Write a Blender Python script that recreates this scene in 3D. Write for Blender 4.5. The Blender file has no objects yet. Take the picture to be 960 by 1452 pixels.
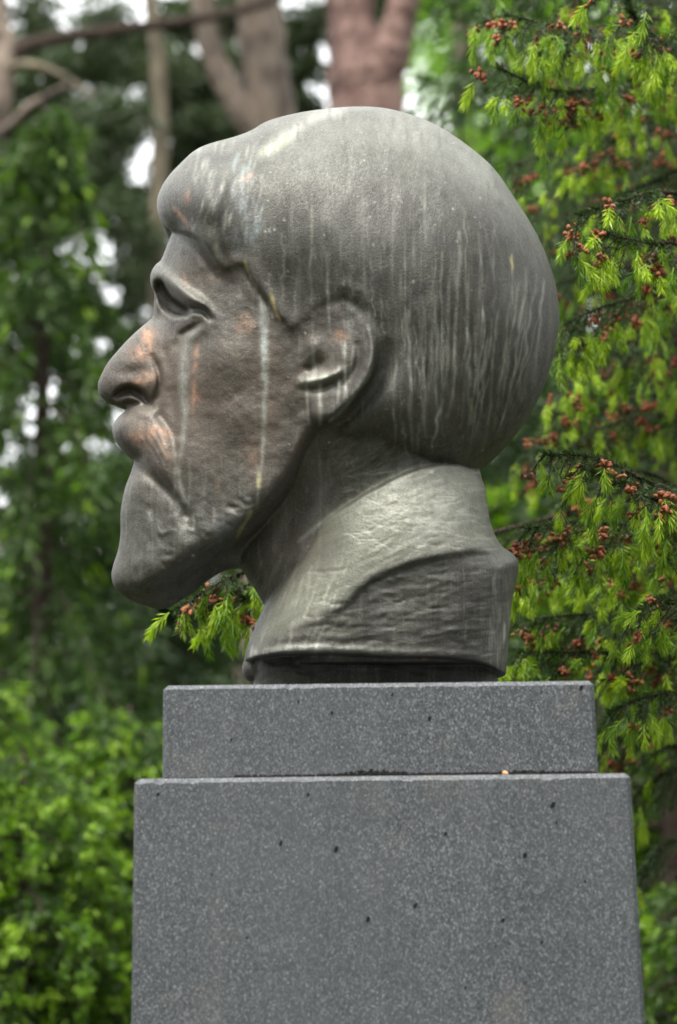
import bpy, math, random
import numpy as np
from mathutils import Matrix, Vector, Euler, Quaternion

# ------------------------------------------------------------------ camera
scene = bpy.context.scene
IMG_W, IMG_H, FPX, DIST = 960.0, 1452.0, 3400.0, 3.40
PITCH, ROLL = math.radians(9.6), math.radians(-0.65)
CAM_LOC = Vector((0.0, -DIST, 1.60))
cam_data = bpy.data.cameras.new('camera')
cam = bpy.data.objects.new('camera', cam_data)
scene.collection.objects.link(cam)
CAM_ROT = Euler((math.radians(90) + PITCH, 0, 0)).to_matrix() @ Matrix.Rotation(ROLL, 3, 'Z')
cam.matrix_world = Matrix.Translation(CAM_LOC) @ CAM_ROT.to_4x4()
cam_data.sensor_fit = 'VERTICAL'
cam_data.sensor_height = 36.0
cam_data.sensor_width = 36.0 * IMG_W / IMG_H
cam_data.lens = FPX / IMG_H * 36.0
cam_data.clip_end = 2000.0
cam_data.clip_start = 0.05
cam_data.dof.use_dof = True
cam_data.dof.focus_distance = 3.42
cam_data.dof.aperture_fstop = cam_data.lens / 27.0
scene.camera = cam

# ------------------------------------------------------------------ sky, sun, exposure
SUN_EL, SUN_AZ = math.radians(64), math.radians(-42)   # azimuth measured from -Y (camera side) towards -X when negative
world = bpy.data.worlds.new('World')
scene.world = world
world.use_nodes = True
wn, wl = world.node_tree.nodes, world.node_tree.links
wn.clear()
sky = wn.new('ShaderNodeTexSky')
sky.sky_type = 'NISHITA'
sky.sun_disc = False
sky.sun_elevation = SUN_EL
sky.air_density = 1.0
sky.dust_density = 6.0
sky.ozone_density = 1.0
hs = wn.new('ShaderNodeHueSaturation')
hs.inputs['Saturation'].default_value = 0.30          # bright overcast: the haze takes most of the blue out
bg = wn.new('ShaderNodeBackground')
bg.inputs['Strength'].default_value = 0.15
wo = wn.new('ShaderNodeOutputWorld')
wl.new(sky.outputs['Color'], hs.inputs['Color'])
veil = wn.new('ShaderNodeMix')                           # an even, bright cloud veil over the whole sky
veil.data_type = 'RGBA'
veil.inputs[0].default_value = 0.75
veil.inputs[7].default_value = (10.8, 11.0, 11.1, 1)
wl.new(hs.outputs['Color'], veil.inputs[6])
wl.new(veil.outputs[2], bg.inputs['Color'])
wl.new(bg.outputs['Background'], wo.inputs['Surface'])

sun_dir = Vector((math.sin(SUN_AZ) * math.cos(SUN_EL), -math.cos(SUN_AZ) * math.cos(SUN_EL), math.sin(SUN_EL)))  # towards the sun
sun_data = bpy.data.lights.new('sun', 'SUN')
sun_data.energy = 2.0
sun_data.angle = math.radians(16)
sun_data.color = (1.0, 0.965, 0.91)
sun = bpy.data.objects.new('sun', sun_data)
scene.collection.objects.link(sun)
sun.rotation_euler = sun_dir.to_track_quat('Z', 'Y').to_euler()
sun.location = (0, -4, 8)
sky.sun_rotation = math.atan2(sun_dir.x, sun_dir.y)

scene.view_settings.view_transform = 'Standard'
scene.view_settings.look = 'None'
scene.view_settings.exposure = 1.1
scene.view_settings.gamma = 1.0
scene.view_settings.use_curve_mapping = False
scene.cycles.use_denoising = True
scene.cycles.max_bounces = 6

# ------------------------------------------------------------------ helpers
COL = scene.collection
rng = np.random.default_rng(7)
random.seed(7)

def at(px, py, y):
    """world point seen at photograph pixel (px, py) at the depth plane y"""
    d = CAM_ROT @ Vector(((px - IMG_W / 2) / FPX, (IMG_H / 2 - py) / FPX, -1.0))
    return CAM_LOC + d * ((y - CAM_LOC.y) / d.y)

_R = np.array(CAM_ROT)
def at_np(u, w, y):
    d = np.stack([(u - IMG_W / 2) / FPX, (IMG_H / 2 - w) / FPX, -np.ones_like(u)], -1) @ _R.T
    t = (y - CAM_LOC.y) / d[..., 1]
    return np.array(CAM_LOC) + d * t[..., None]

def tag(o, label=None, cat=None, group=None, kind=None):
    if label: o['label'] = label
    if cat: o['category'] = cat
    if group: o['group'] = group
    if kind: o['kind'] = kind
    return o

def empty(name, loc=(0, 0, 0)):
    o = bpy.data.objects.new(name, None)
    o.location = loc
    o.empty_display_size = 0.1
    COL.objects.link(o)
    return o

def link(name, mesh, parent=None):
    o = bpy.data.objects.new(name, mesh)
    COL.objects.link(o)
    if parent:
        o.parent = parent
        o.matrix_parent_inverse = Matrix.Translation(-parent.location)
    return o

def mesh_np(name, verts, faces, mat=None, smooth=True):
    """faces: int array (n,3) or (n,4)"""
    me = bpy.data.meshes.new(name)
    verts = np.ascontiguousarray(verts, dtype=np.float32)
    faces = np.ascontiguousarray(faces, dtype=np.int32)
    n, k = faces.shape
    me.vertices.add(len(verts)); me.vertices.foreach_set('co', verts.ravel())
    me.loops.add(n * k); me.loops.foreach_set('vertex_index', faces.ravel())
    me.polygons.add(n)
    me.polygons.foreach_set('loop_start', np.arange(0, n * k, k, dtype=np.int32))
    me.polygons.foreach_set('loop_total', np.full(n, k, dtype=np.int32))
    me.polygons.foreach_set('use_smooth', np.full(n, smooth))
    me.update(calc_edges=True)
    if mat: me.materials.append(mat)
    return me

class NT:
    """small helper for node materials"""
    def __init__(self, name):
        self.mat = bpy.data.materials.new(name)
        self.mat.use_nodes = True
        self.n, self.l = self.mat.node_tree.nodes, self.mat.node_tree.links
        self.bsdf = self.n['Principled BSDF']
        self.out = self.n['Material Output']
    def node(self, typ, **kw):
        nd = self.n.new(typ)
        for k, v in kw.items(): setattr(nd, k, v)
        return nd
    def put(self, sock, v):
        if hasattr(v, 'is_output') or isinstance(v, bpy.types.NodeSocket): self.l.new(v, sock)
        else: sock.default_value = v
    def coord(self, kind='Object'):
        return self.node('ShaderNodeTexCoord').outputs[kind]
    def mapping(self, vec, scale=(1, 1, 1), loc=(0, 0, 0)):
        m = self.node('ShaderNodeMapping')
        self.l.new(vec, m.inputs['Vector'])
        m.inputs['Scale'].default_value = scale
        m.inputs['Location'].default_value = loc
        return m.outputs['Vector']
    def noise(self, vec, scale, detail=4, rough=0.55, dist=0.0, col=False):
        n = self.node('ShaderNodeTexNoise')
        self.l.new(vec, n.inputs['Vector'])
        n.inputs['Scale'].default_value = scale
        n.inputs['Detail'].default_value = detail
        n.inputs['Roughness'].default_value = rough
        n.inputs['Distortion'].default_value = dist
        return n.outputs['Color' if col else 'Fac']
    def voronoi(self, vec, scale, out='Distance', rand=1.0):
        n = self.node('ShaderNodeTexVoronoi')
        self.l.new(vec, n.inputs['Vector'])
        n.inputs['Scale'].default_value = scale
        n.inputs['Randomness'].default_value = rand
        return n.outputs[out]
    def ramp(self, fac, stops):
        r = self.node('ShaderNodeValToRGB')
        el = r.color_ramp.elements
        while len(el) < len(stops): el.new(0.5)
        for e, (p, c) in zip(el, stops):
            e.position = p
            e.color = c if len(c) == 4 else (*c, 1)
        self.l.new(fac, r.inputs['Fac'])
        return r.outputs['Color']
    def mrange(self, v, a, b, c=0.0, d=1.0):
        m = self.node('ShaderNodeMapRange')
        self.l.new(v, m.inputs['Value'])
        for k, x in zip(('From Min', 'From Max', 'To Min', 'To Max'), (a, b, c, d)): m.inputs[k].default_value = x
        return m.outputs['Result']
    def mix(self, fac, a, b, mode='MIX'):
        m = self.node('ShaderNodeMix', data_type='RGBA', blend_type=mode)
        self.put(m.inputs[0], fac)
        for s, v in ((m.inputs[6], a), (m.inputs[7], b)):
            self.put(s, (*v, 1) if isinstance(v, tuple) and len(v) == 3 else v)
        return m.outputs[2]
    def math(self, op, a, b=0.0):
        m = self.node('ShaderNodeMath', operation=op)
        self.put(m.inputs[0], a); self.put(m.inputs[1], b)
        return m.outputs[0]
    def attr(self, name, out='Color'):
        a = self.node('ShaderNodeAttribute', attribute_name=name)
        return a.outputs[out]
    def sep(self, col):
        s = self.node('ShaderNodeSeparateColor')
        self.l.new(col, s.inputs[0])
        return s.outputs
    def bump(self, h, strength, dist, normal=None):
        b = self.node('ShaderNodeBump')
        self.l.new(h, b.inputs['Height'])
        b.inputs['Strength'].default_value = strength
        b.inputs['Distance'].default_value = dist
        if normal is not None: self.l.new(normal, b.inputs['Normal'])
        return b.outputs['Normal']

# ------------------------------------------------------------------ ground (the floor of the park under the trees)
def ground():
    t = NT('forest_floor')
    co = t.coord('Object')
    n1 = t.noise(co, 0.9, 6); n2 = t.noise(co, 14, 5)
    c = t.mix(t.mrange(n1, 0.4, 0.6), (0.035, 0.055, 0.015), (0.06, 0.04, 0.022))
    c = t.mix(t.mrange(n2, 0.35, 0.7), c, (0.03, 0.045, 0.012))
    t.put(t.bsdf.inputs['Base Color'], c)
    t.put(t.bsdf.inputs['Roughness'], 0.95)
    t.put(t.bsdf.inputs['Normal'], t.bump(n2, 0.8, 0.03))
    k = 60
    gx = np.sign(np.linspace(-1, 1, k)) * np.abs(np.linspace(-1, 1, k)) ** 2.2 * 600
    X, Y = np.meshgrid(gx, gx)
    Z = 0.05 * np.sin(X * 0.6 + 1) * np.cos(Y * 0.5) * (np.hypot(X, Y) > 2.5)
    v = np.stack([X, Y, Z], -1).reshape(-1, 3)
    i = np.arange(k * k).reshape(k, k)
    f = np.stack([i[:-1, :-1], i[:-1, 1:], i[1:, 1:], i[1:, :-1]], -1).reshape(-1, 4)
    tag(link('ground', mesh_np('ground', v, f, t.mat)), kind='structure')
ground()
# ------------------------------------------------------------------ granite pedestal
def granite(name, seed):
    t = NT(name)
    co = t.mapping(t.coord('Object'), (1, 1, 0.62), (seed, seed * 2, 0))
    big = t.noise(co, 3.2, 3)
    v1 = t.voronoi(co, 560, 'Color')
    g1 = t.sep(v1)[0]
    v2 = t.voronoi(co, 950, 'Color')
    g2 = t.sep(v2)[1]
    fine = t.noise(co, 1200, 2, 0.6)
    base = t.ramp(g1, [(0.0, (0.030, 0.034, 0.040)), (0.40, (0.095, 0.102, 0.110)), (0.78, (0.175, 0.182, 0.186)), (1.0, (0.48, 0.48, 0.47))])
    c2 = t.ramp(g2, [(0.0, (0.02, 0.024, 0.03)), (0.5, (0.11, 0.117, 0.125)), (0.9, (0.20, 0.207, 0.21)), (1.0, (0.60, 0.60, 0.58))])
    c = t.mix(1.0, t.mix(0.5, base, c2), (0.55, 0.57, 0.595), 'MULTIPLY')
    c = t.mix(t.mrange(big, 0.35, 0.68, 0.0, 0.35), c, (0.092, 0.098, 0.100))
    fl = t.voronoi(t.mapping(co, (1, 1, 1), (2, 7, 4)), 430, 'Color')
    fd = t.voronoi(t.mapping(co, (1, 1, 1), (2, 7, 4)), 430)
    inn = t.mrange(fd, 0.30, 0.42, 1.0, 0.0)
    c = t.mix(t.math('MULTIPLY', inn, t.mrange(t.sep(fl)[0], 0.90, 0.96, 0.0, 0.7)), c, (0.34, 0.345, 0.34))
    c = t.mix(t.math('MULTIPLY', inn, t.mrange(t.sep(fl)[1], 0.82, 0.92, 0.0, 0.75)), c, (0.022, 0.025, 0.03))
    run = t.noise(t.mapping(co, (1, 1, 0.12), (3, 1, 8)), 11, 5, 0.6)
    c = t.mix(t.mrange(run, 0.52, 0.72, 0.0, 0.30), c, t.mix(1.0, c, (0.66, 0.67, 0.66), 'MULTIPLY'))
    c = t.mix(t.mrange(run, 0.30, 0.44, 0.22, 0.0), c, (0.15, 0.153, 0.147))
    warm = t.noise(t.mapping(co, (1, 1, 1), (5, 3, 2)), 9, 3)
    c = t.mix(t.mrange(warm, 0.62, 0.75, 0, 0.22), c, (0.22, 0.19, 0.14))
    t.put(t.bsdf.inputs['Base Color'], c)
    t.put(t.bsdf.inputs['Roughness'], t.mrange(fine, 0.3, 0.7, 0.48, 0.68))
    t.put(t.bsdf.inputs['Normal'], t.bump(t.mix(0.5, v1, fine), 0.22, 0.001))
    return t.mat

def block_mesh(name, top, bot, zt, zb, ch, mat, sub=(1, 1)):
    """a battered granite block: top / bot = (x0, x1, y0, y1); chamfered on every edge"""
    rg = np.random.default_rng(len(name) * 7 + 1)
    n = 130                                                  # points along each side; the arris is slightly worn and chipped
    wear = np.abs(np.convolve(rg.normal(size=4 * n + 8), np.ones(5) / 5, 'same'))[4:4 + 4 * n] * 0.0011
    for k in range(26):
        i = int(rg.integers(4 * n)); wear[i:i + int(rg.integers(1, 4))] += rg.uniform(.0008, .0026)
    t = np.linspace(0, 1, n)
    def ring(r, z, c, inset, w=0.0):
        x0, x1, y0, y1 = r
        x0 += inset; x1 -= inset; y0 += inset; y1 -= inset
        xs, ys = x0 + c + (x1 - x0 - 2 * c) * t, y0 + c + (y1 - y0 - 2 * c) * t
        P = np.concatenate([np.stack([xs, 0 * t + y0, 0 * t], -1), np.stack([0 * t + x1, ys, 0 * t], -1), np.stack([xs[::-1], 0 * t + y1, 0 * t], -1), np.stack([0 * t + x0, ys[::-1], 0 * t], -1)])
        P[:, 2] = z
        return P
    R0, R1, R2 = ring(bot, zb, ch, 0), ring(top, zt - ch, ch, 0), ring(top, zt, ch * 0.35, ch)
    R1[:, 2] -= wear
    nrmv = np.repeat(np.array([[0, 1, 0], [-1, 0, 0], [0, -1, 0], [1, 0, 0.0]]), n, 0)
    R2 += nrmv * (wear * 1.2)[:, None]
    v = np.concatenate([R0, R1, R2])
    m = 4 * n
    f = []
    for a in range(2):
        for i in range(m):
            j = (i + 1) % m
            f.append((a * m + i, a * m + j, (a + 1) * m + j, (a + 1) * m + i))
    me = bpy.data.meshes.new(name)
    me.from_pydata([tuple(p) for p in v], [], f + [tuple(range(2 * m, 3 * m)), tuple(range(m - 1, -1, -1))])
    me.materials.append(mat)
    return me

YF2 = -0.300        # front face of the upper block
YF1 = -0.335        # front face of the shaft
# front corners measured on the photograph, at the depth of each front face
u_tl, u_tr = at(231, 971, YF2), at(842.5, 965.5, YF2)
u_bl, u_br = at(230, 1100, YF2), at(849, 1095, YF2)
s_tl, s_tr = at(190, 1104, YF1), at(894.5, 1096, YF1)
s_bl, s_br = at(186, 1452, YF1), at(915.5, 1452, YF1)
Z2 = (u_tl.z + u_tr.z) / 2
Z1 = (s_tl.z + s_tr.z) / 2
pedestal = empty('granite_pedestal', (0.06, 0, 0))
tag(pedestal, 'stepped grey granite pedestal carrying the bronze head', 'pedestal')
def slope(a, b): return (a.x - b.x) / (a.z - b.z)
kl, kr = slope(s_tl, s_bl), slope(s_tr, s_br)
shaft = link('shaft', block_mesh('shaft', (s_tl.x, s_tr.x, YF1, -YF1), (s_tl.x - kl * Z1, s_tr.x - kr * Z1, YF1 - 0.02, -YF1 + 0.02), Z1, -0.02, 0.0056, granite('granite_shaft', 0.3)), pedestal)
cap = link('cap_block', block_mesh('cap_block', (u_tl.x, u_tr.x, YF2, -YF2), (u_bl.x, u_br.x, YF2, -YF2), Z2, Z1 + 0.0015, 0.0052, granite('granite_cap', 1.7)), pedestal)

# black lichen and dirt sitting in the joint between the two blocks
def joint_dirt():
    t = NT('joint_dirt')
    t.put(t.bsdf.inputs['Base Color'], (0.018, 0.017, 0.015, 1)); t.put(t.bsdf.inputs['Roughness'], 1.0)
    r = np.random.default_rng(5)
    vs, fs = [], []
    for k in range(2600):
        a = r.random()
        x = u_bl.x + 0.004 + a * (u_br.x - u_bl.x - 0.008)
        px = 230 + a * 620
        hmax = 0.0045 + 0.006 * np.exp(-((px - 530) / 40) ** 2) + 0.002 * np.exp(-((px - 740) / 60) ** 2) * (1 if r.random() < 0.7 else 0)
        if px < 330: hmax *= 0.5
        s = r.uniform(0.0009, 0.0026)
        y = YF2 - r.uniform(0.0, 0.0012)
        z = Z1 + r.random() ** 1.6 * hmax
        b = len(vs)
        for q in range(5):
            an = q * 1.2566 + r.uniform(-.4, .4)
            vs.append((x + math.cos(an) * s, y, z + math.sin(an) * s * 0.7))
        vs.append((x, y - s * 0.8, z))
        fs += [(b + q, b + (q + 1) % 5, b + 5) for q in range(5)]
    o = link('joint_dirt', mesh_np('joint_dirt', np.array(vs), np.array(fs), t.mat), pedestal)
    o['kind'] = 'stuff'
joint_dirt()

# small dark pits in the polished faces: shallow dark cups let into the stone
def pits():
    t = NT('pit_dark')
    t.put(t.bsdf.inputs['Base Color'], (0.006, 0.006, 0.006, 1)); t.put(t.bsdf.inputs['Roughness'], 1.0)
    spots = [(398, 1196, 3.2), (477, 1204, 3.6), (522, 1303, 3.4), (632, 1182, 2.6), (589, 1284, 3), (713, 1305, 3), (744, 1213, 3.4), (784, 1141, 3.6), (789, 1167, 2), (224, 1127, 2.4),
             (437, 1127, 2.2), (609, 1019, 3.2), (423, 995, 2), (471, 1011, 2), (328, 1049, 2), (824, 975, 3.4), (768, 1336, 2.2), (556, 985, 1.8), (300, 1240, 1.6), (660, 1400, 2), (350, 1330, 1.6), (830, 1250, 1.8)]
    r = np.random.default_rng(3)
    for (px, py, s) in spots:
        cap_ = py < 1096
        if cap_: y = YF2
        else:
            y = YF1 - 0.02 * (Z1 - at(px, py, YF1).z) / Z1
        p = at(px, py, y - 0.0006)
        v, f = [], []
        for q in range(9):
            an = q / 9 * 2 * math.pi
            rr = s * 0.0014 * r.uniform(0.55, 1.0)
            v.append((p.x + math.cos(an) * rr * 0.72 + 0.3 * rr * math.sin(an), p.y, p.z + math.sin(an) * rr))
        v.append((p.x, p.y + 0.0002, p.z))
        f = [(q, (q + 1) % 9, 9) for q in range(9)]
        link('pit', mesh_np('pit', np.array(v), np.array(f), t.mat), cap if cap_ else shaft)
pits()

# an orange bud scale lying on the ledge
def bud_scale():
    t = NT('bud_scale')
    t.put(t.bsdf.inputs['Base Color'], t.mix(t.noise(t.coord('Object'), 400, 3), (0.55, 0.24, 0.10), (0.75, 0.45, 0.25)))
    t.put(t.bsdf.inputs['Roughness'], 0.7)
    c = at(716, 1094, YF2 - 0.012); c.z = Z1
    v, f = [], []
    n, m = 10, 7
    for i in range(m):
        th = math.pi * i / (m - 1)
        for j in range(n):
            ph = 2 * math.pi * j / n
            rr = 1 + 0.15 * math.sin(3 * ph + 1)
            v.append((0.0042 * rr * math.sin(th) * math.cos(ph), 0.003 * math.sin(th) * math.sin(ph), 0.0026 * (1 - math.cos(th)) + (0.001 if i else 0) * math.sin(ph * 2)))
    for i in range(m - 1):
        for j in range(n):
            f.append((i * n + j, i * n + (j + 1) % n, (i + 1) * n + (j + 1) % n, (i + 1) * n + j))
    o = link('bud_scale', mesh_np('bud_scale', np.array(v), np.array(f), t.mat))
    o.location = c
    tag(o, 'tiny orange bud scale fallen on the ledge of the granite pedestal', 'bud scale')
bud_scale()
# ------------------------------------------------------------------ the bronze bust
# The head is symmetric about its profile plane.  Its half thickness T is sculpted over the side view
# (1 unit = 1 mm at the profile plane) and turned into a closed volume, mirrored for the far side.
U0, W0, NU, NW = 120, 130, 700, 900
UU, WW = np.meshgrid(np.arange(NU) + U0 * 1.0, np.arange(NW) + W0 * 1.0)

def seg_dist(P, closed=False, win=None):
    """distance to a polyline and the running parameter (index + fraction) of the nearest point"""
    P = np.array(P, float)[:, :2]
    n = len(P) if closed else len(P) - 1
    x, y = (UU, WW) if win is None else (UU[win], WW[win])
    best = np.full(x.shape, 1e9); par = np.zeros(x.shape)
    for i in range(n):
        a, b = P[i], P[(i + 1) % len(P)]
        d = b - a
        L = max(d @ d, 1e-9)
        t = np.clip(((x - a[0]) * d[0] + (y - a[1]) * d[1]) / L, 0, 1)
        q = (x - a[0] - t * d[0]) ** 2 + (y - a[1] - t * d[1]) ** 2
        m = q < best
        best[m] = q[m]; par[m] = (i + t)[m]
    return np.sqrt(best), par

def inside(P):
    P = np.array(P, float)
    r = np.zeros(UU.shape, bool)
    for i in range(len(P)):
        (x1, y1), (x2, y2) = P[i], P[(i + 1) % len(P)]
        if y1 == y2: continue
        c = ((y1 > WW) != (y2 > WW)) & (UU < (x2 - x1) * (WW - y1) / (y2 - y1) + x1)
        r ^= c
    return r

def spline(P, k=6, closed=False):
    """Catmull-Rom through the points"""
    P = [np.array(p, float) for p in P]
    out = []
    n = len(P)
    for i in range(n if closed else n - 1):
        g = (lambda j: P[j % n]) if closed else (lambda j: P[min(max(j, 0), n - 1)])
        p0, p1, p2, p3 = g(i - 1), g(i), g(i + 1), g(i + 2)
        for t in np.arange(k) / k:
            out.append(0.5 * (2 * p1 + (p2 - p0) * t + (2 * p0 - 5 * p1 + 4 * p2 - p3) * t * t + (3 * p1 - p0 - 3 * p2 + p3) * t ** 3))
    if not closed: out.append(P[-1])
    return np.array(out)

def up4(A_, n, ax):
    """bilinear enlargement (x4) along one axis"""
    i = np.minimum(np.arange(n) / 4.0, A_.shape[ax] - 1.001); k = i.astype(int); f = i - k
    f = f[:, None] if ax == 0 else f[None]
    return np.take(A_, k, ax) * (1 - f) + np.take(A_, k + 1, ax) * f

def sdist(P):
    """signed distance to a closed outline: exact near it, from a coarse grid farther off"""
    P = np.array(P, float)
    gx, gy = UU[::4, ::4], WW[::4, ::4]
    co = np.full(gx.shape, 1e9)
    for i in range(len(P)):
        a, d = P[i], P[(i + 1) % len(P)] - P[i]
        t = np.clip(((gx - a[0]) * d[0] + (gy - a[1]) * d[1]) / max(d @ d, 1e-9), 0, 1)
        co = np.minimum(co, (gx - a[0] - t * d[0]) ** 2 + (gy - a[1] - t * d[1]) ** 2)
    far = up4(up4(np.sqrt(co), NW, 0), NU, 1)
    fine = np.full(UU.shape, 1e9)
    for i in range(len(P)):
        a, b_ = P[i], P[(i + 1) % len(P)]
        win = window([a, b_], 26)
        x, y = UU[win], WW[win]
        if x.size == 0: continue
        d = b_ - a
        t = np.clip(((x - a[0]) * d[0] + (y - a[1]) * d[1]) / max(d @ d, 1e-9), 0, 1)
        fine[win] = np.minimum(fine[win], (x - a[0] - t * d[0]) ** 2 + (y - a[1] - t * d[1]) ** 2)
    fine = np.sqrt(fine)
    k = sstep(fine, 18, 25)
    e = np.where(fine > 1e3, far, fine * (1 - k) + far * k)
    return np.where(inside(P), e, -e)

def soft_depth(P, e):
    """depth inside an outline without the creases of the plain distance: e^-2 = half the integral of d^-3 along the outline"""
    P = np.array(P, float)
    pts, wts = [], []
    for i in range(len(P)):
        a, b_ = P[i], P[(i + 1) % len(P)]
        L = np.hypot(*(b_ - a)); n = max(1, int(L / 2.5))
        for q in range(n):
            pts.append(a + (b_ - a) * (q + .5) / n); wts.append(L / n)
    gx, gy = UU[::4, ::4], WW[::4, ::4]
    acc = np.zeros(gx.shape)
    for (x, y), w in zip(pts, wts):
        acc += w / np.maximum((gx - x) ** 2 + (gy - y) ** 2, 4.0) ** 1.5
    es_ = up4(up4(np.sqrt(2 / acc), NW, 0), NU, 1)
    k = sstep(e, 5, 18)
    return np.where(e > 0, e * (1 - k) + es_ * k, e)

def sstep(x, a, b):
    t = np.clip((x - a) / (b - a), 0, 1)
    return t * t * (3 - 2 * t)

def window(P, pad):
    P = np.array(P, float)
    x0, y0 = P[:, 0].min() - pad - U0, P[:, 1].min() - pad - W0
    x1, y1 = P[:, 0].max() + pad - U0, P[:, 1].max() + pad - W0
    return np.s_[int(max(y0, 0)):int(min(max(y1, 1), NW)), int(max(x0, 0)):int(min(max(x1, 1), NU))]

def stroke(T, pts, amp=None, width=None, smooth=True, sharp=2.0):
    """lay a ridge (amp>0) or groove along a curve; points are (x, y[, amp, width])"""
    P = [(p[0], p[1], p[2] if len(p) > 2 else amp, p[3] if len(p) > 3 else width) for p in pts]
    S = spline(P, 6) if smooth and len(P) > 2 else np.array(P, float)
    win = window(S, 3 * S[:, 3].max() + 3)
    d, t = seg_dist(S, False, win)
    idx = np.arange(len(S))
    a = np.interp(t, idx, S[:, 2]); w = np.interp(t, idx, S[:, 3])
    T[win] += a * np.exp(-(d / np.maximum(w, 0.3)) ** sharp)

def blob(T, x, y, amp, rx, ry=None, rot=0):
    ry = ry or rx
    c, s = math.cos(math.radians(rot)), math.sin(math.radians(rot))
    dx, dy = UU - x, WW - y
    a, b = (dx * c + dy * s) / rx, (-dx * s + dy * c) / ry
    T += amp * np.exp(-(a * a + b * b))

def blur(A, r):
    k = np.exp(-0.5 * (np.arange(-int(3 * r) - 1, int(3 * r) + 2) / r) ** 2); k /= k.sum()
    h = len(k) // 2
    for ax in (0, 1):
        p = np.pad(A, [(h, h) if i == ax else (0, 0) for i in (0, 1)], mode='edge')
        A = sum(k[j] * (p[j:j + A.shape[0], :] if ax == 0 else p[:, j:j + A.shape[1]]) for j in range(len(k)))
    return A

def vnoise(sx, sy, seed, ang=0.0):
    """smooth value noise over the side view with cell size (sx, sy)"""
    r = np.random.default_rng(seed)
    c, s = math.cos(ang), math.sin(ang)
    a = ((UU - 450) * c + (WW - 550) * s) / sx + 500.5; b = (-(UU - 450) * s + (WW - 550) * c) / sy + 500.5
    ia, ib = np.floor(a).astype(int), np.floor(b).astype(int)
    fa, fb = a - ia, b - ib
    fa = fa * fa * (3 - 2 * fa); fb = fb * fb * (3 - 2 * fb)
    tab = r.random((512, 512)) * 2 - 1
    g = lambda i, j: tab[i % 512, j % 512]
    return (g(ia, ib) * (1 - fa) + g(ia + 1, ib) * fa) * (1 - fb) + (g(ia, ib + 1) * (1 - fa) + g(ia + 1, ib + 1) * fa) * fb

def fnoise(sx, sy, seed, ang=0.0, oct=3):
    return sum(vnoise(sx / 2 ** o, sy / 2 ** o, seed + 17 * o, ang) * 0.5 ** o for o in range(oct)) / 1.6

HEAD = [(244, 329), (233, 318), (225, 304), (223, 286), (228, 268), (240, 249), (258, 230), (276, 214), (297, 204), (332, 194), (356, 185), (381, 171), (422, 160),
        (463, 154), (503, 151), (544, 153), (585, 163), (616, 176), (646, 194), (677, 217), (703, 242), (728, 278), (754, 319), (774, 360), (787, 400), (792, 431), (793, 457),
        (789, 487), (780, 523), (766, 560), (748, 592), (727, 620), (705, 642), (688, 656), (674, 668), (655, 676), (625, 676), (590, 668), (550, 655), (515, 650), (490, 668), (465, 706), (435, 745),
        (395, 780), (362, 803), (336, 806), (322, 808), (304, 817), (279, 835), (262, 848), (244, 859), (226, 864), (205, 859), (187, 853), (173, 844), (162, 832), (158, 816), (161, 800),
        (168, 778), (171, 754), (171, 725), (177, 693), (185, 672), (188, 661), (190, 653), (182, 646), (171, 635), (162, 621), (160, 607), (166, 593), (178, 582), (173, 578),
        (155, 571), (143, 562), (139, 550), (141, 538), (152, 516), (169, 495), (189, 474), (205, 460), (216, 450), (218, 435), (219, 416), (215, 407), (213, 396), (215, 385), (221, 375), (228, 369), (235, 353), (242, 334)]
NECK = [(336, 780), (347, 814), (361, 835), (373, 855), (395, 900), (410, 1000), (680, 1000), (692, 760), (688, 700), (678, 660), (660, 600), (560, 500), (450, 540), (370, 680)]
COLL = [(340, 1010), (346, 936), (352, 913), (363, 886), (379, 849), (398, 812), (423, 767), (436, 725), (448, 670), (458, 610), (470, 540), (640, 540), (664, 610), (676, 666), (687, 689), (691, 716),
        (696, 744), (709, 772), (727, 786), (735, 800), (731, 826), (725, 858), (722, 895), (719, 932), (717, 957), (716, 1010)]
RIM = [(200, 1010), (346, 936), (352, 905), (379, 845), (398, 810), (423, 767), (453, 741), (494, 712), (540, 684), (577, 667), (613, 657), (650, 656), (678, 667), (800, 640), (800, 1010)]
CBOT = [(330, 942), (347, 938), (400, 929), (470, 929), (540, 932), (600, 933), (650, 936), (690, 944), (718, 958), (760, 962), (760, 500), (330, 500)]
HAIR = [(244, 330), (262, 333), (279, 342), (293, 361), (304, 377), (317, 385), (329, 383), (339, 378), (349, 386), (364, 410), (382, 436), (399, 456), (418, 468), (440, 440), (470, 416), (500, 408), (528, 430), (545, 480),
        (540, 530), (520, 580), (545, 610), (590, 640), (640, 660), (676, 668), (900, 700), (900, 100), (100, 100), (150, 300)]
EAR = [(427, 502), (427, 472), (440, 446), (465, 426), (490, 415), (512, 423), (528, 448), (536, 485), (532, 522), (514, 556), (487, 583), (470, 597), (455, 604), (443, 599), (434, 576), (429, 545)]
MOUST = [(150, 585), (178, 581), (205, 574), (226, 587), (239, 614), (247, 655), (253, 690), (262, 722), (251, 706), (226, 681), (205, 664), (190, 654), (150, 645)]

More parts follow.
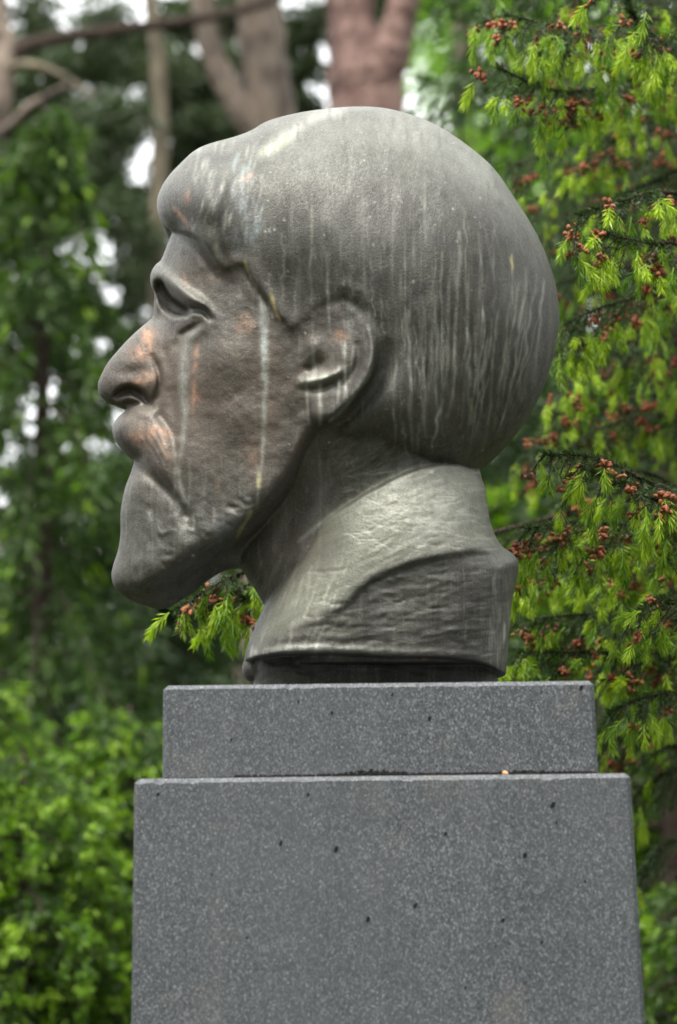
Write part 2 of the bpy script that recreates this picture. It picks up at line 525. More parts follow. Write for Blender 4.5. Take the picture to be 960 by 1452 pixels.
# half thickness at points of the side view (head without its finer features)
TP = [(250, 272, 86), (300, 262, 138), (350, 290, 160), (420, 300, 180), (500, 250, 172), (590, 380, 205), (500, 380, 198), (680, 300, 168), (700, 450, 172), (740, 450, 137), (772, 440, 84), (650, 230, 122),
      (560, 200, 130), (480, 190, 118), (400, 210, 120), (340, 220, 98), (290, 220, 55), (600, 290, 186), (640, 540, 172), (720, 380, 150),
      (240, 360, 36), (255, 355, 72), (290, 390, 112), (330, 425, 140), (380, 450, 153), (228, 390, 40), (245, 400, 68), (270, 420, 98),
      (400, 490, 154), (470, 510, 162), (560, 520, 180), (610, 600, 158), (680, 600, 112), (730, 560, 100), (650, 640, 108), (560, 610, 150),
      (147, 547, 14), (160, 535, 26), (175, 520, 31), (185, 500, 31), (200, 484, 31), (212, 466, 29), (175, 565, 24), (200, 530, 41), (212, 545, 47), (228, 440, 24), (245, 440, 56), (230, 472, 44),
      (240, 500, 64), (240, 545, 70), (262, 480, 88), (262, 540, 97), (290, 500, 120), (290, 450, 116), (330, 500, 143), (300, 570, 120), (340, 590, 137), (400, 560, 147), (250, 590, 82), (228, 585, 58), (200, 590, 42),
      (175, 607, 30), (200, 620, 50), (230, 640, 76), (180, 632, 26), (200, 665, 42), (220, 690, 62), (250, 680, 87), (300, 650, 115), (350, 650, 130), (400, 640, 136), (430, 600, 142),
      (185, 700, 33), (210, 720, 57), (250, 740, 84), (180, 760, 28), (210, 780, 58), (250, 805, 74), (175, 815, 32), (200, 830, 47), (232, 845, 36), (275, 785, 86), (300, 740, 107), (330, 720, 119), (370, 690, 130), (420, 640, 136),
      (300, 797, 52), (300, 768, 102), (345, 775, 70), (345, 742, 116), (390, 735, 88), (390, 705, 122), (440, 685, 95), (432, 655, 126), (480, 620, 140)]
TN = [(380, 820, 46), (400, 800, 66), (430, 740, 78), (470, 680, 94), (520, 640, 114), (580, 660, 100), (640, 690, 82), (660, 700, 70), (450, 820, 100), (550, 800, 112), (640, 800, 90), (550, 950, 110), (420, 640, 100), (500, 600, 130), (360, 780, 40)]

def thickness(poly, pts):
    """T^2 = e * H : e = distance inside the outline, H = smooth (thin plate) fit of log(T^2 / e)"""
    sp = spline(poly, 4, True)
    e = soft_depth(sp, sdist(sp))
    P = np.array(pts, float)
    ee = e[(P[:, 1] - W0).astype(int), (P[:, 0] - U0).astype(int)]
    ok = ee > 2
    P, ee = P[ok], ee[ok]
    val = np.log(P[:, 2] ** 2 / ee)
    X = P[:, :2] / 300.0
    r2 = ((X[:, None] - X[None]) ** 2).sum(-1)
    K = 0.5 * r2 * np.log(np.maximum(r2, 1e-12)) + np.eye(len(X)) * 0.004
    Q = np.c_[np.ones(len(X)), X]
    A = np.block([[K, Q], [Q.T, np.zeros((3, 3))]])
    cf = np.linalg.solve(A, np.r_[val, np.zeros(3)])
    gx, gy = UU[::4, ::4] / 300.0, WW[::4, ::4] / 300.0
    out = cf[-3] + cf[-2] * gx + cf[-1] * gy
    for (a, b), c in zip(X, cf[:len(X)]):
        q = np.maximum((gx - a) ** 2 + (gy - b) ** 2, 1e-12)
        out += c * 0.5 * q * np.log(q)
    H = np.exp(np.clip(up4(up4(out, NW, 0), NU, 1), 2.5, 6.6))
    return e, e * H

def sculpt():
    e, G = thickness(HEAD, TP)
    T0 = np.sqrt(np.maximum(G, 0))
    F = np.zeros_like(T0)
    # --- hair: proud of the face, with the rolled fringe and the lock in front of the ear
    hs_ = sdist(spline(HAIR[:14], 5).tolist() + HAIR[14:])
    amp = (3 + 17 * sstep(UU, 330, 285)) * (1 - sstep(UU, 392, 430) * (1 - 0.35 * sstep(UU, 540, 600)))
    F += amp * sstep(hs_, -1, 7)
    F += 2.5 * np.exp(-((hs_ - 9) / 10) ** 2) * (UU < 420)
    stroke(F, [(240, 334, -5, 6), (262, 341, -5, 7), (280, 353, -6, 7), (295, 374, -6, 7), (309, 392, -4, 7), (320, 396, -1, 7)])
    stroke(F, [(228, 300, 4, 14), (250, 314, 4, 16), (278, 320, 4, 18), (302, 340, 4, 20), (316, 362, 4, 20)])
    stroke(F, [(262, 250, -2, 10), (258, 280, -3, 12), (268, 305, -3, 12), (300, 322, -2, 12)])
    stroke(F, [(322, 240, 1, 14), (316, 290, 2, 16), (322, 340, 3, 14)])
    stroke(F, [(345, 235, -1, 10), (333, 285, -1.5, 10), (331, 330, -1.5, 9), (337, 362, -2.5, 6), (352, 396, -2, 5), (378, 434, -1.5, 5)])
    stroke(F, [(352, 330, 1, 9), (362, 370, 2, 9), (380, 410, 2.5, 9), (400, 446, 2, 9)])
    for k, (x, a) in enumerate([(285, .6), (300, -.7), (309, .6), (319, -.7), (330, .6), (347, .6), (360, -.6)]):
        stroke(F, [(x + 42, 215, a * .4, 4), (x + 14, 255, a, 4), (x, 300, a, 4), (x + 6, 345, a * .8, 4)])
    for (x, y, a, r) in [(470, 470, -5, 40), (410, 400, -4, 30), (560, 450, 3, 50), (640, 470, -3, 36), (520, 330, 2, 60)]:
        blob(F, x, y, a, r)
    # --- eye: heavy brow ridge, deep socket, lids, bag
    stroke(F, [(216, 388, 6, 9), (232, 393, 13, 10), (249, 407, 21, 10), (267, 421, 21, 10), (284, 431, 16, 9), (299, 446, 6, 8)])
    stroke(F, [(225, 402, -14, 6), (231, 417, -32, 8.5), (240, 432, -42, 9.5), (252, 440, -42, 9), (263, 443, -28, 6.5)], sharp=3)
    stroke(F, [(262, 441, -12, 5), (276, 438, -17, 5), (289, 441, -16, 5), (298, 451, -10, 4.5)])
    stroke(F, [(246, 455, 3, 4.5), (256, 451, 6, 4.5), (268, 447, 9, 5), (282, 447, 6, 5), (292, 453, 2, 6)])
    stroke(F, [(252, 462, 3, 5), (264, 457, 5, 7), (280, 455, 4, 7)])
    stroke(F, [(256, 474, -3, 4), (266, 470, -8, 5), (276, 464, -7, 5), (284, 459, -3, 4)])
    stroke(F, [(250, 490, -5, 8), (258, 478, -5, 6)])
    stroke(F, [(272, 478, 4, 8), (288, 466, 5, 9), (300, 458, 2, 9)])
    blob(F, 232, 446, -6, 10, 14)
    hollow = sdist(spline([(224, 401), (231, 399), (238, 410), (245, 421), (256, 427), (268, 435), (266, 442), (256, 447), (246, 443), (236, 434), (229, 420)], 4, True))
    F -= 34 * sstep(hollow, -1.5, 3.5)
    # --- nose: wing, groove behind it, nostril
    blob(F, 208, 541, 8, 13, 15)
    blob(F, 166, 545, 3, 16, 12)
    stroke(F, [(215, 506, -4, 5), (224, 524, -7, 4.5), (227, 545, -9, 4.5), (222, 563, -9, 5), (214, 571, -6, 5)])
    stroke(F, [(165, 562, -10, 4.5), (174, 556, -22, 6), (187, 554, -26, 6.5), (199, 560, -26, 6), (208, 568, -18, 5)], sharp=2.6)
    stroke(F, [(182, 572, -8, 6), (200, 574, -14, 6), (214, 576, -8, 5)])
    blob(F, 190, 527, -3, 14, 8)
    # --- cheek, fold beside the nose, hollow
    stroke(F, [(236, 500, -3, 9), (243, 540, -3, 9), (246, 575, -4, 9), (252, 615, -5, 9)])
    blob(F, 330, 505, 5, 46, 30)
    blob(F, 338, 592, 4, 30, 24)
    blob(F, 295, 600, -4, 26, 30)
    stroke(F, [(262, 470, 0, 5), (258, 510, 1.6, 5), (262, 560, 1.4, 5), (262, 600, 0, 5)])
    # --- moustache
    ms = sdist(spline(MOUST, 5, True))
    F += (12 - 5 * sstep(WW, 640, 710)) * sstep(ms, -8, 17)
    stroke(F, [(186, 657, -9, 6), (206, 669, -7, 7), (228, 687, -6, 8), (252, 711, -4, 8), (266, 730, -3, 9)])
    stroke(F, [(226, 590, -6, 6), (241, 612, -4, 6), (251, 650, -2, 7), (257, 690, -1, 6)])
    for k in range(7):
        t = k / 6
        stroke(F, [(196 + 22 * t, 618 - 18 * t, 0, 2.2), (214 + 18 * t, 642 - 14 * t, (.8, -.9)[k % 2], 2.8), (228 + 16 * t, 668 - 12 * t, (.7, -.8)[k % 2], 3), (240 + 14 * t, 692 - 10 * t, 0, 2.4)])
    # --- beard: planes and curls
    stroke(F, [(262, 725, -5, 9), (272, 752, -5, 11), (290, 772, -3, 11)])
    stroke(F, [(200, 690, 3, 12), (205, 740, 4, 16), (195, 790, 3, 16)])
    stroke(F, [(248, 735, 3, 10), (255, 770, 3, 12), (262, 800, 1, 12)])
    r = np.random.default_rng(11)
    for k in range(34):
        x, y = r.uniform(215, 350), r.uniform(690, 810)
        if y > 905 - 0.42 * x: continue
        a = r.uniform(-3.2, 3.0)
        stroke(F, [(x, y, 0, 3), (x + r.uniform(4, 12), y + r.uniform(4, 12), a, 3.2), (x + r.uniform(14, 26), y + r.uniform(2, 12), 0, 3)])
    for k in range(16):
        x, y = r.uniform(178, 250), r.uniform(700, 830)
        a = r.uniform(-2.4, 2.4)
        stroke(F, [(x, y, 0, 4), (x + r.uniform(-4, 8), y + 14, a, 4), (x + r.uniform(-2, 14), y + 30, 0, 4)])
    # --- the jaw turns under
    JAW = spline([(150, 838), (190, 838), (228, 824), (275, 800), (320, 768), (362, 735), (395, 700), (420, 660), (440, 615), (448, 585)], 5)
    dj, _ = seg_dist(JAW)
    under = inside(JAW.tolist() + [(560, 600), (560, 900), (150, 900)])
    F -= (40 + 26 * sstep(UU, 215, 300)) * sstep(np.where(under, dj, -dj), -14, 34) * sstep(WW, 585, 640) * sstep(UU, 500, 455)
    stroke(F, [(228, 806, 2, 14), (275, 780, 4, 16), (320, 748, 5, 17), (362, 714, 5, 17), (395, 677, 4, 17)])
    # --- ear
    es = sdist(spline(EAR, 5, True))
    back = np.clip((UU - 428) / 92, 0, 1)
    low = sstep(WW, 430, 515)
    F += (1 + 21 * back + 7 * sstep(WW, 540, 595) * sstep(UU, 425, 455)) * (0.1 + 0.9 * low) * sstep(es, -3, 8 + 8 * (1 - low))
    stroke(F, [(552, 480, 0, 10), (550, 510, -6, 12), (534, 545, -12, 12), (508, 580, -14, 11), (480, 603, -13, 10), (452, 614, -9, 9)])
    stroke(F, [(459, 436, -1, 6), (474, 428, -3, 7), (490, 426, -4, 7), (505, 434, -4, 7), (515, 450, -2, 6)])
    stroke(F, [(470, 414, 0, 9), (494, 408, 1.5, 12), (520, 420, 2, 12), (540, 448, 1.5, 12)])
    stroke(F, [(525, 470, 3, 6), (529, 500, 4, 6), (520, 530, 4, 6), (500, 558, 3, 6)])
    stroke(F, [(508, 490, -3, 6), (508, 512, -7, 6), (500, 532, -7, 6), (490, 545, -4, 6)])
    stroke(F, [(484, 452, 2, 10), (490, 480, 4, 10), (486, 510, 5, 9), (478, 528, 4, 8)])
    blob(F, 448, 518, -6, 15, 9, -20); blob(F, 437, 523, -5, 7, 5)
    stroke(F, [(428, 541, 5, 6), (446, 539, 9, 6), (464, 534, 9, 6), (480, 527, 6, 6)])
    stroke(F, [(436, 553, -5, 5), (455, 552, -6, 5), (472, 546, -4, 5)])
    blob(F, 447, 492, 6, 13, 12)
    stroke(F, [(420, 470, -2, 10), (421, 500, -2, 8), (424, 540, -2, 7), (430, 580, -3, 8)])
    # --- strands at the back of the head, falling towards the nape
    r = np.random.default_rng(19)
    for k in range(40):
        x = r.uniform(560, 782); y0 = r.uniform(380, 470); y1 = r.uniform(560, 650)
        pull = max(0, x - 640) * 0.42
        a = r.uniform(1.0, 3.2) * (1 if k % 2 else -1); w = r.uniform(2.5, 5.5)
        stroke(F, [(x, y0, 0, w), (x - pull * .1 + r.uniform(-3, 3), y0 + (y1 - y0) * .35, a * .7, w), (x - pull * .45 + r.uniform(-3, 3), y0 + (y1 - y0) * .7, a, w), (x - pull, y1, a * .4, w)])
    # --- modelling by hand: shallow dents, dabs and tool marks
    hairm = sstep(hs_, 0, 20)
    F += (0.9 * fnoise(26, 60, 3) + 0.45 * fnoise(8, 26, 4)) * hairm * (0.4 + 0.6 * sstep(WW, 380, 520))
    F += (1.7 * fnoise(26, 26, 5) + 0.6 * fnoise(8, 8, 6)) * (1 - hairm)
    F += (1.5 * fnoise(7, 44, 8, 0.12) + 1.8 * fnoise(16, 90, 9, 0.1)) * sstep(WW, 430, 590) * sstep(UU, 540, 600) * hairm
    F += (2.2 * fnoise(48, 70, 10) + 1.0 * fnoise(14, 40, 12, -0.15)) * hairm * sstep(UU, 340, 430)
    Ta, Tb = T0 + F * np.minimum(1, T0 / 22), T0 * (0.42 - 0.20 * np.exp(-((UU - 246) / 24) ** 2 - ((WW - 430) / 24) ** 2))
    T = np.where(G > 0, 0.5 * (Ta + Tb + np.sqrt((Ta - Tb) ** 2 + np.minimum(160.0, (0.3 * T0) ** 2))) - 0.5 * np.minimum(160.0, (0.3 * T0) ** 2) / np.sqrt((Ta - Tb) ** 2 + 900.0) * 0.5, 0)
    G = np.where(G > 0, np.sign(T) * T * T, G)
    # --- neck
    en, GN = thickness(NECK, TN)
    TNk = np.sqrt(np.maximum(GN, 0))
    FN = np.zeros_like(TNk)
    stroke(FN, [(540, 620, 6, 18), (500, 665, 5, 18), (455, 715, 3, 18), (420, 790, 2, 18)])
    stroke(FN, [(470, 640, -5, 16), (430, 700, -6, 18), (398, 770, -4, 14)])
    FN += 1.1 * fnoise(12, 26, 21, 0.7) + 0.5 * fnoise(4, 12, 22, 0.7)
    r = np.random.default_rng(14)
    for k in range(26):
        x, y = r.uniform(470, 620), r.uniform(620, 665)
        a = r.uniform(-1.8, 1.8)
        stroke(FN, [(x, y, 0, 2.4), (x - 10, y + 5, a, 2.6), (x - 22, y + 14, 0, 2.4)])
    TNk = TNk + FN * np.minimum(1, TNk / 22)
    GN = np.where(GN > 0, TNk * TNk, GN)
    # --- collar
    sp = spline(COLL, 4, True)
    ec = soft_depth(sp, sdist(sp))
    rim = sdist(spline(RIM[1:13], 5).tolist() + [(800, 660), (800, 1010), (200, 1010)])
    ridge = [(745, 806), (735, 800), (709, 782), (668, 780), (618, 789), (577, 799), (540, 814), (508, 836), (486, 858), (457, 876), (425, 893), (390, 908), (330, 925)]
    dr, pr = seg_dist(spline(ridge, 5))
    poly = spline(ridge, 5).tolist() + [(100, 925), (100, 1100), (900, 1100), (900, 806)]
    below = inside(poly)
    srd = np.where(below, dr, -dr)                     # > 0 under the fold
    Tm = 140 + 34 * sstep(srd, -170, 0) + 5 * sstep(UU, 430, 600)
    Tm -= 7 * sstep(srd, -2, 9) * sstep(UU, 400, 520) + 0.035 * np.maximum(srd, 0)
    Rr = 112.0
    s = np.clip(ec / Rr, -1, 1)
    GC = np.where(ec > 0, Tm ** 2 * (1 - (1 - s) ** 2), ec * 150)
    TC = np.sqrt(np.maximum(GC, 0))
    FC = np.zeros_like(TC)
    upm = sstep(srd, 4, -12)
    FC += (1.1 * fnoise(30, 14, 31, -0.55) + 0.7 * fnoise(40, 5, 32, -0.5)) * upm
    FC += (1.6 * fnoise(34, 9, 33, -0.12) + 0.8 * fnoise(16, 4, 34, -0.15)) * (1 - upm)
    FC += 2.0 * fnoise(4, 40, 35) * sstep(UU, 690, 712)
    r = np.random.default_rng(15)
    for k in range(60):
        x, y = r.uniform(500, 690), r.uniform(675, 775)
        a = r.uniform(-1.5, 1.5); L = r.uniform(14, 34)
        stroke(FC, [(x, y, 0, 2), (x + L * .5, y + r.uniform(-2, 6) + L * .1, a, 2.2), (x + L, y + r.uniform(0, 10) - L * .2, 0, 2)])
    for k in range(46):
        x, y = r.uniform(430, 700), r.uniform(800, 925)
        a = r.uniform(-2.4, 1.6); L = r.uniform(10, 40)
        stroke(FC, [(x, y, 0, 2), (x + L * .5, y + r.uniform(-4, 3), a, 2.4), (x + L, y + r.uniform(-6, 4), 0, 2)])
    stroke(FC, [(735, 803, 3, 7), (700, 781, 3, 8), (668, 778, 2.5, 8), (618, 786, 2.5, 8), (577, 796, 2.5, 8), (540, 811, 2, 8), (508, 833, 1, 9), (480, 858, 0, 9)])
    for (x, y, a) in [(527, 827, -5), (536, 824, -4), (545, 875, -3), (552, 822, 3), (566, 818, 4)]: blob(FC, x, y, a, 4, 2.5, -15)
    stroke(FC, [(350, 928, 2, 6), (400, 921, 3, 6), (480, 921, 4, 6), (560, 924, 3, 6), (640, 927, 2, 6), (700, 936, 2, 6)])
    TC = TC + FC * np.minimum(1, TC / 22)
    bot = sdist(spline(CBOT[:10], 4).tolist() + CBOT[10:]) + 1.2 * fnoise(18, 40, 41)
    rim2 = rim + 1.0 * fnoise(24, 24, 42)
    keep = sstep(rim2, -1.5, 6) * sstep(bot, -1.5, 2.5)
    keep = np.where(rim2 > 5, sstep(bot, -1.5, 2.5), keep)
    GC = np.where(ec > 0, (TC * keep) ** 2, GC) - (keep <= 0) * 400
    # --- core under the collar
    CORE = [(358, 900), (360, 1029), (706, 1029), (706, 900)]
    eo = soft_depth(CORE, sdist(CORE))
    so = np.clip(eo / 46, -1, 1)
    GO = np.where(eo > 0, (62 + 2.2 * fnoise(26, 7, 51)) ** 2 * (1 - (1 - so) ** 2), eo * 150)
    lump = 14 ** 2 - (UU - 357) ** 2 - ((WW - 949) * 0.8) ** 2
    GO = np.maximum(GO, np.where(lump > 0, lump * 3, lump * 3))
    # --- together, softly
    def smax(a, b, k=90.0):
        A, B = np.sign(a) * np.sqrt(np.abs(a)), np.sign(b) * np.sqrt(np.abs(b))
        h = np.maximum(6 - np.abs(A - B), 0) / 6
        m = np.maximum(A, B) + h * h * 6 * 0.25
        return np.sign(m) * m * m
    allG = smax(G, GN)
    head_only = allG.copy()
    allG = np.maximum(np.maximum(allG * (1 - (WW > 940)) - (WW > 940) * 900, GC), GO)
    part = np.zeros(UU.shape, int)                                  # 0 = head
    part[(hs_ > 0) & (G >= GN)] = 1                                 # hair
    part[(es > -1) & (G >= GN)] = 2                                 # ear
    part[(ms > 1)] = 3                                              # moustache
    beard = inside([(140, 650), (190, 655), (226, 681), (251, 706), (262, 722), (275, 760), (292, 790), (300, 830), (250, 880), (140, 880)])
    part[beard & (part == 0)] = 4
    part[(GC >= head_only) & (GC > 0)] = 5                          # collar
    part[(GO >= GC) & (GO > head_only * (WW < 940))] = 6                # core
    return blur(allG, 0.8), part, hs_, es, ms, srd + 1e4 * (part != 5)

def surface_nets(G, step):
    us = np.arange(U0 + 8, U0 + NU - 16, step); ws = np.arange(W0 + 8, W0 + NW - 4, step)
    ds = np.arange(-216 - step / 2, 217 + step, step)
    uu, ww = np.meshgrid(us, ws)
    g = bil(G, uu, ww).T          # (u, w)
    V = (ds[None, None, :] ** 2 - g[:, :, None]).astype(np.float32)
    S = V < 0
    nx, ny, nz = V.shape
    cnt = np.zeros((nx - 1, ny - 1, nz - 1), np.int8)
    for i in (0, 1):
        for j in (0, 1):
            for k in (0, 1):
                cnt += S[i:nx - 1 + i, j:ny - 1 + j, k:nz - 1 + k]
    act = (cnt > 0) & (cnt < 8)
    ci, cj, ck = np.nonzero(act)
    ids = np.full(act.shape, -1, np.int32); ids[ci, cj, ck] = np.arange(len(ci))
    acc = np.zeros((len(ci), 3)); num = np.zeros(len(ci))
    cs = [(i, j, k) for i in (0, 1) for j in (0, 1) for k in (0, 1)]
    for a in cs:
        for b in cs:
            if sum(b) - sum(a) == 1 and all(y >= x for x, y in zip(a, b)):
                va = V[ci + a[0], cj + a[1], ck + a[2]]; vb = V[ci + b[0], cj + b[1], ck + b[2]]
                m = (va < 0) != (vb < 0)
                t = np.where(m, va / np.where(m, va - vb, 1), 0)
                for c in range(3): acc[:, c] += np.where(m, a[c] + (b[c] - a[c]) * t, 0)
                num += m
    pos = acc / num[:, None] + np.stack([ci, cj, ck], -1)
    P = np.stack([us[0] + pos[:, 0] * step, ws[0] + pos[:, 1] * step, ds[0] + pos[:, 2] * step], -1)
    Q = []
    for ax in range(3):
        sl0 = [slice(1, -1)] * 3; sl1 = [slice(1, -1)] * 3
        sl0[ax] = slice(0, -1); sl1[ax] = slice(1, None)
        A, B = S[tuple(sl0)], S[tuple(sl1)]
        e = np.nonzero(A != B)
        e = [e[c] + (0 if c == ax else 1) for c in range(3)]
        flip = S[e[0], e[1], e[2]]
        o1, o2 = [c for c in range(3) if c != ax]
        def cell(da, db):
            q = [e[0].copy(), e[1].copy(), e[2].copy()]; q[o1] -= da; q[o2] -= db
            return ids[q[0], q[1], q[2]]
        quad = np.stack([cell(1, 1), cell(0, 1), cell(0, 0), cell(1, 0)], -1)
        if ax == 1: flip = ~flip
        quad[~flip] = quad[~flip][:, ::-1]
        Q.append(quad)
    return P, np.concatenate(Q)

def bil(A, u, w):
    x = np.clip(u - U0, 0, NU - 1.001); y = np.clip(w - W0, 0, NW - 1.001)
    i, j = x.astype(int), y.astype(int); a, b = x - i, y - j
    return (A[j, i] * (1 - a) + A[j, i + 1] * a) * (1 - b) + (A[j + 1, i] * (1 - a) + A[j + 1, i + 1] * a) * b
def build_bust():
    G, part, hs_, es, ms, srd = sculpt()
    P, Q = surface_nets(G, 2.25)
    Gw, Gu = np.gradient(G)
    for it in range(4):                                           # pull the vertices onto the exact surface
        gu, gw = -bil(Gu, P[:, 0], P[:, 1]), -bil(Gw, P[:, 0], P[:, 1])
        Fv = P[:, 2] ** 2 - bil(G, P[:, 0], P[:, 1])
        gd = 2 * P[:, 2]
        k = np.clip(Fv / (gu * gu + gw * gw + gd * gd + 400.0), -0.02, 0.02)
        mv = np.stack([gu, gw, gd], -1) * k[:, None]
        ln = np.linalg.norm(mv, axis=1, keepdims=True)
        P -= mv * np.minimum(1, 1.0 / np.maximum(ln, 1e-9))
    # light relaxation against stair steps
    E = np.concatenate([Q[:, [0, 1]], Q[:, [1, 2]], Q[:, [2, 3]], Q[:, [3, 0]]])
    for lam in (0.45, -0.2):
        sm = np.zeros_like(P); n = np.zeros(len(P))
        for c in range(3):
            sm[:, c] = np.bincount(E[:, 0], P[E[:, 1], c], len(P)) + np.bincount(E[:, 1], P[E[:, 0], c], len(P))
        n = np.bincount(E[:, 0], minlength=len(P)) + np.bincount(E[:, 1], minlength=len(P))
        P += lam * (sm / n[:, None] - P)
    near = at_np(P[:, 0], P[:, 1], -np.abs(P[:, 2]) * 0.001)
    near[:, 1] *= np.sign(P[:, 2])                                 # mirror for the far side
    near[:, 2] = np.maximum(near[:, 2], Z2 + 0.0004)
    V = near.copy()
    # part of each face, from the side view
    fc = P[Q].mean(1)
    fp = part[np.clip((fc[:, 1] - W0).astype(int), 0, NW - 1), np.clip((fc[:, 0] - U0).astype(int), 0, NU - 1)]
    # vertex normals of the whole casting, so that the seams between parts do not show
    a, b, c, d = (V[Q[:, i]] for i in range(4))
    fn = np.cross(c - a, d - b)
    vn = np.zeros_like(V)
    for i in range(4):
        for k in range(3): vn[:, k] += np.bincount(Q[:, i], fn[:, k], len(V))
    vn /= np.maximum(np.linalg.norm(vn, axis=1, keepdims=True), 1e-12)
    print('bust', len(V), len(Q))
    stains = stain_maps(hs_, es, ms, srd)
    sv = np.stack([bil(m, P[:, 0], P[:, 1]) for m in stains], -1).astype(np.float32)    # (n, 8)
    bust = empty('bronze_bust', (0.06, 0, Z2))
    tag(bust, 'weathered bronze head of a bearded man in profile on the granite pedestal', 'bust')
    mat = bronze()
    side = np.where(fc[:, 2] < 0, 0, 1)
    def piece(name, m, parent):
        q = Q[m]
        idx, inv = np.unique(q.ravel(), return_inverse=True)
        me = mesh_np(name, V[idx], inv.reshape(-1, 4), mat)
        me.normals_split_custom_set_from_vertices([tuple(x) for x in vn[idx]])
        for s, nm in ((0, 'stain_a'), (4, 'stain_b')):
            at_ = me.attributes.new(nm, 'FLOAT_COLOR', 'POINT')
            at_.data.foreach_set('color', np.ascontiguousarray(sv[idx][:, s:s + 4]).ravel())
        return link(name, me, parent)
    head = piece('head', fp == 0, bust)
    piece('hair', fp == 1, bust)
    for s in (1, 0): piece('ear', (fp == 2) & (side == s), bust)
    piece('moustache', fp == 3, bust)
    piece('beard', fp == 4, bust)
    piece('collar', fp == 5, bust)
    piece('base', fp == 6, bust)
    return bust

def stain_maps(hs_, es, ms, srd):
    """streaks, bare copper and lichen that weather has left on the bronze (amounts 0..1 over the side view)"""
    Z = lambda: np.zeros(UU.shape)
    pale, copper, yellow, blue, scratch, warm = Z(), Z(), Z(), Z(), Z(), Z()
    r = np.random.default_rng(23)
    wob = 2.2 * fnoise(30, 22, 61)
    def drip(M, pts, a, w):
        stroke(M, [(x, y, a * (k if k is not None else 1), w * r.uniform(0.8, 1.2)) for x, y, k in pts])
    # drips on the back of the hair
    for x, y0, y1, dx, a, w in [(578, 440, 640, 8, .75, 2.4), (600, 420, 620, 4, .45, 2), (618, 400, 600, 2, .6, 2.6), (636, 380, 560, -3, .4, 2.2), (652, 330, 590, -14, .7, 2.8), (628, 560, 650, -18, .6, 2.2),
                                (665, 470, 600, 2, .7, 3), (690, 480, 570, -10, .75, 2.8), (706, 440, 600, -14, .55, 2.4), (722, 430, 610, -20, .55, 2.4), (735, 400, 590, -24, .5, 2.2), (748, 380, 570, -26, .5, 2.4), (760, 390, 560, -24, .45, 2.2),
                                (772, 400, 540, -16, .4, 2), (560, 500, 640, -2, .5, 2), (572, 600, 648, 6, .55, 2), (595, 600, 650, -6, .5, 2), (590, 470, 560, 4, .35, 1.6), (540, 410, 480, 4, .3, 1.6), (497, 380, 470, 3, .3, 2),
                                (440, 300, 470, 2, .28, 2), (462, 350, 470, 4, .32, 2), (400, 330, 440, 1, .3, 2), (421, 380, 470, -2, .25, 2), (525, 360, 470, 6, .3, 1.6), (680, 330, 470, 4, .35, 2), (700, 320, 450, 2, .3, 2), (660, 300, 460, 0, .3, 1.6)]:
        n = 9
        pts = [(x + dx * t + r.uniform(-2.6, 2.6), y0 + (y1 - y0) * t, math.sin(math.pi * min(1, t * .75 + .15)) * r.uniform(.6, 1.2)) for t in np.linspace(0, 1, n)]
        drip(pale, pts, a * 1.1, w * .95)
    for k in range(34):                                           # thin runs that follow the strands and wander
        x = r.uniform(560, 785); y0 = r.uniform(330, 470); y1 = r.uniform(520, 640)
        pull = max(0, x - 640) * 0.42; a = r.uniform(.15, .6); w = r.uniform(.9, 1.7)
        n = 8
        stroke(pale, [(x - pull * t ** 1.6 + r.uniform(-2.2, 2.2), y0 + (y1 - y0) * t, a * r.uniform(.25, 1.15) * min(1, 6 * t, 5 * (1 - t) + .2), w * r.uniform(.7, 1.4)) for t in np.linspace(0, 1, n)])
    for k in range(40):
        x = r.uniform(300, 620); y0 = r.uniform(190, 420); L = r.uniform(40, 140)
        stroke(pale, [(x, y0, 0, 1.5), (x + r.uniform(-3, 3), y0 + L * .5, r.uniform(.05, .22), 2.2), (x + r.uniform(-4, 4), y0 + L, 0, 1.5)])
    # drips on the ear
    for x, y0, y1, dx, a, w in [(434, 545, 600, 4, .7, 2.4), (454, 548, 600, 0, .85, 3.4), (488, 484, 560, 2, .8, 2.6), (481, 540, 570, -2, .7, 2.6), (501, 490, 540, -5, .5, 2), (444, 495, 540, 1, .45, 3), (464, 400, 470, 4, .4, 2), (480, 470, 500, 6, .3, 2)]:
        drip(pale, [(x + dx * t, y0 + (y1 - y0) * t, 1 - .3 * t) for t in np.linspace(0, 1, 4)], a, w)
    stroke(pale, [(428, 541, .6, 5), (446, 539, 1.0, 6), (462, 534, .9, 6), (479, 527, .6, 5)])
    stroke(pale, [(530, 480, .2, 3), (524, 525, .4, 3), (505, 555, .8, 2.6), (485, 582, .9, 2.6), (468, 596, .8, 2.4)])
    # crown: pale swathe over the top and the parting
    stroke(pale, [(480, 156, .55, 10), (440, 170, .6, 8), (410, 192, .7, 9), (385, 210, .9, 8), (372, 218, .6, 7)])
    stroke(yellow, [(410, 196, .12, 6), (390, 208, .25, 6), (376, 214, .2, 6)])
    blob(pale, 600, 190, .30, 60, 30, 25); blob(pale, 690, 250, .28, 26, 60, -25); blob(pale, 530, 180, .15, 70, 30)
    for k in range(60):
        x, y = r.uniform(268, 372), r.uniform(205, 330)
        stroke(pale, [(x + 6, y - 12, 0, 1.6), (x + 1, y, r.uniform(.1, .5), 2.0), (x - 1, y + 14, 0, 1.6)])
    stroke(pale, [(300, 335, .2, 7), (306, 352, .5, 7), (314, 368, .3, 7)])
    # long runs over the face
    stroke(pale, [(369, 420, .5, 2.5), (373, 440, .9, 4.5), (375, 500, .95, 5), (376, 560, .8, 4), (374, 600, .7, 3.6), (372, 650, .55, 3), (366, 690, .4, 2.6)])
    stroke(blue, [(372, 440, .8, 4), (374, 480, .8, 4), (376, 530, .6, 4), (374, 590, .4, 3)])
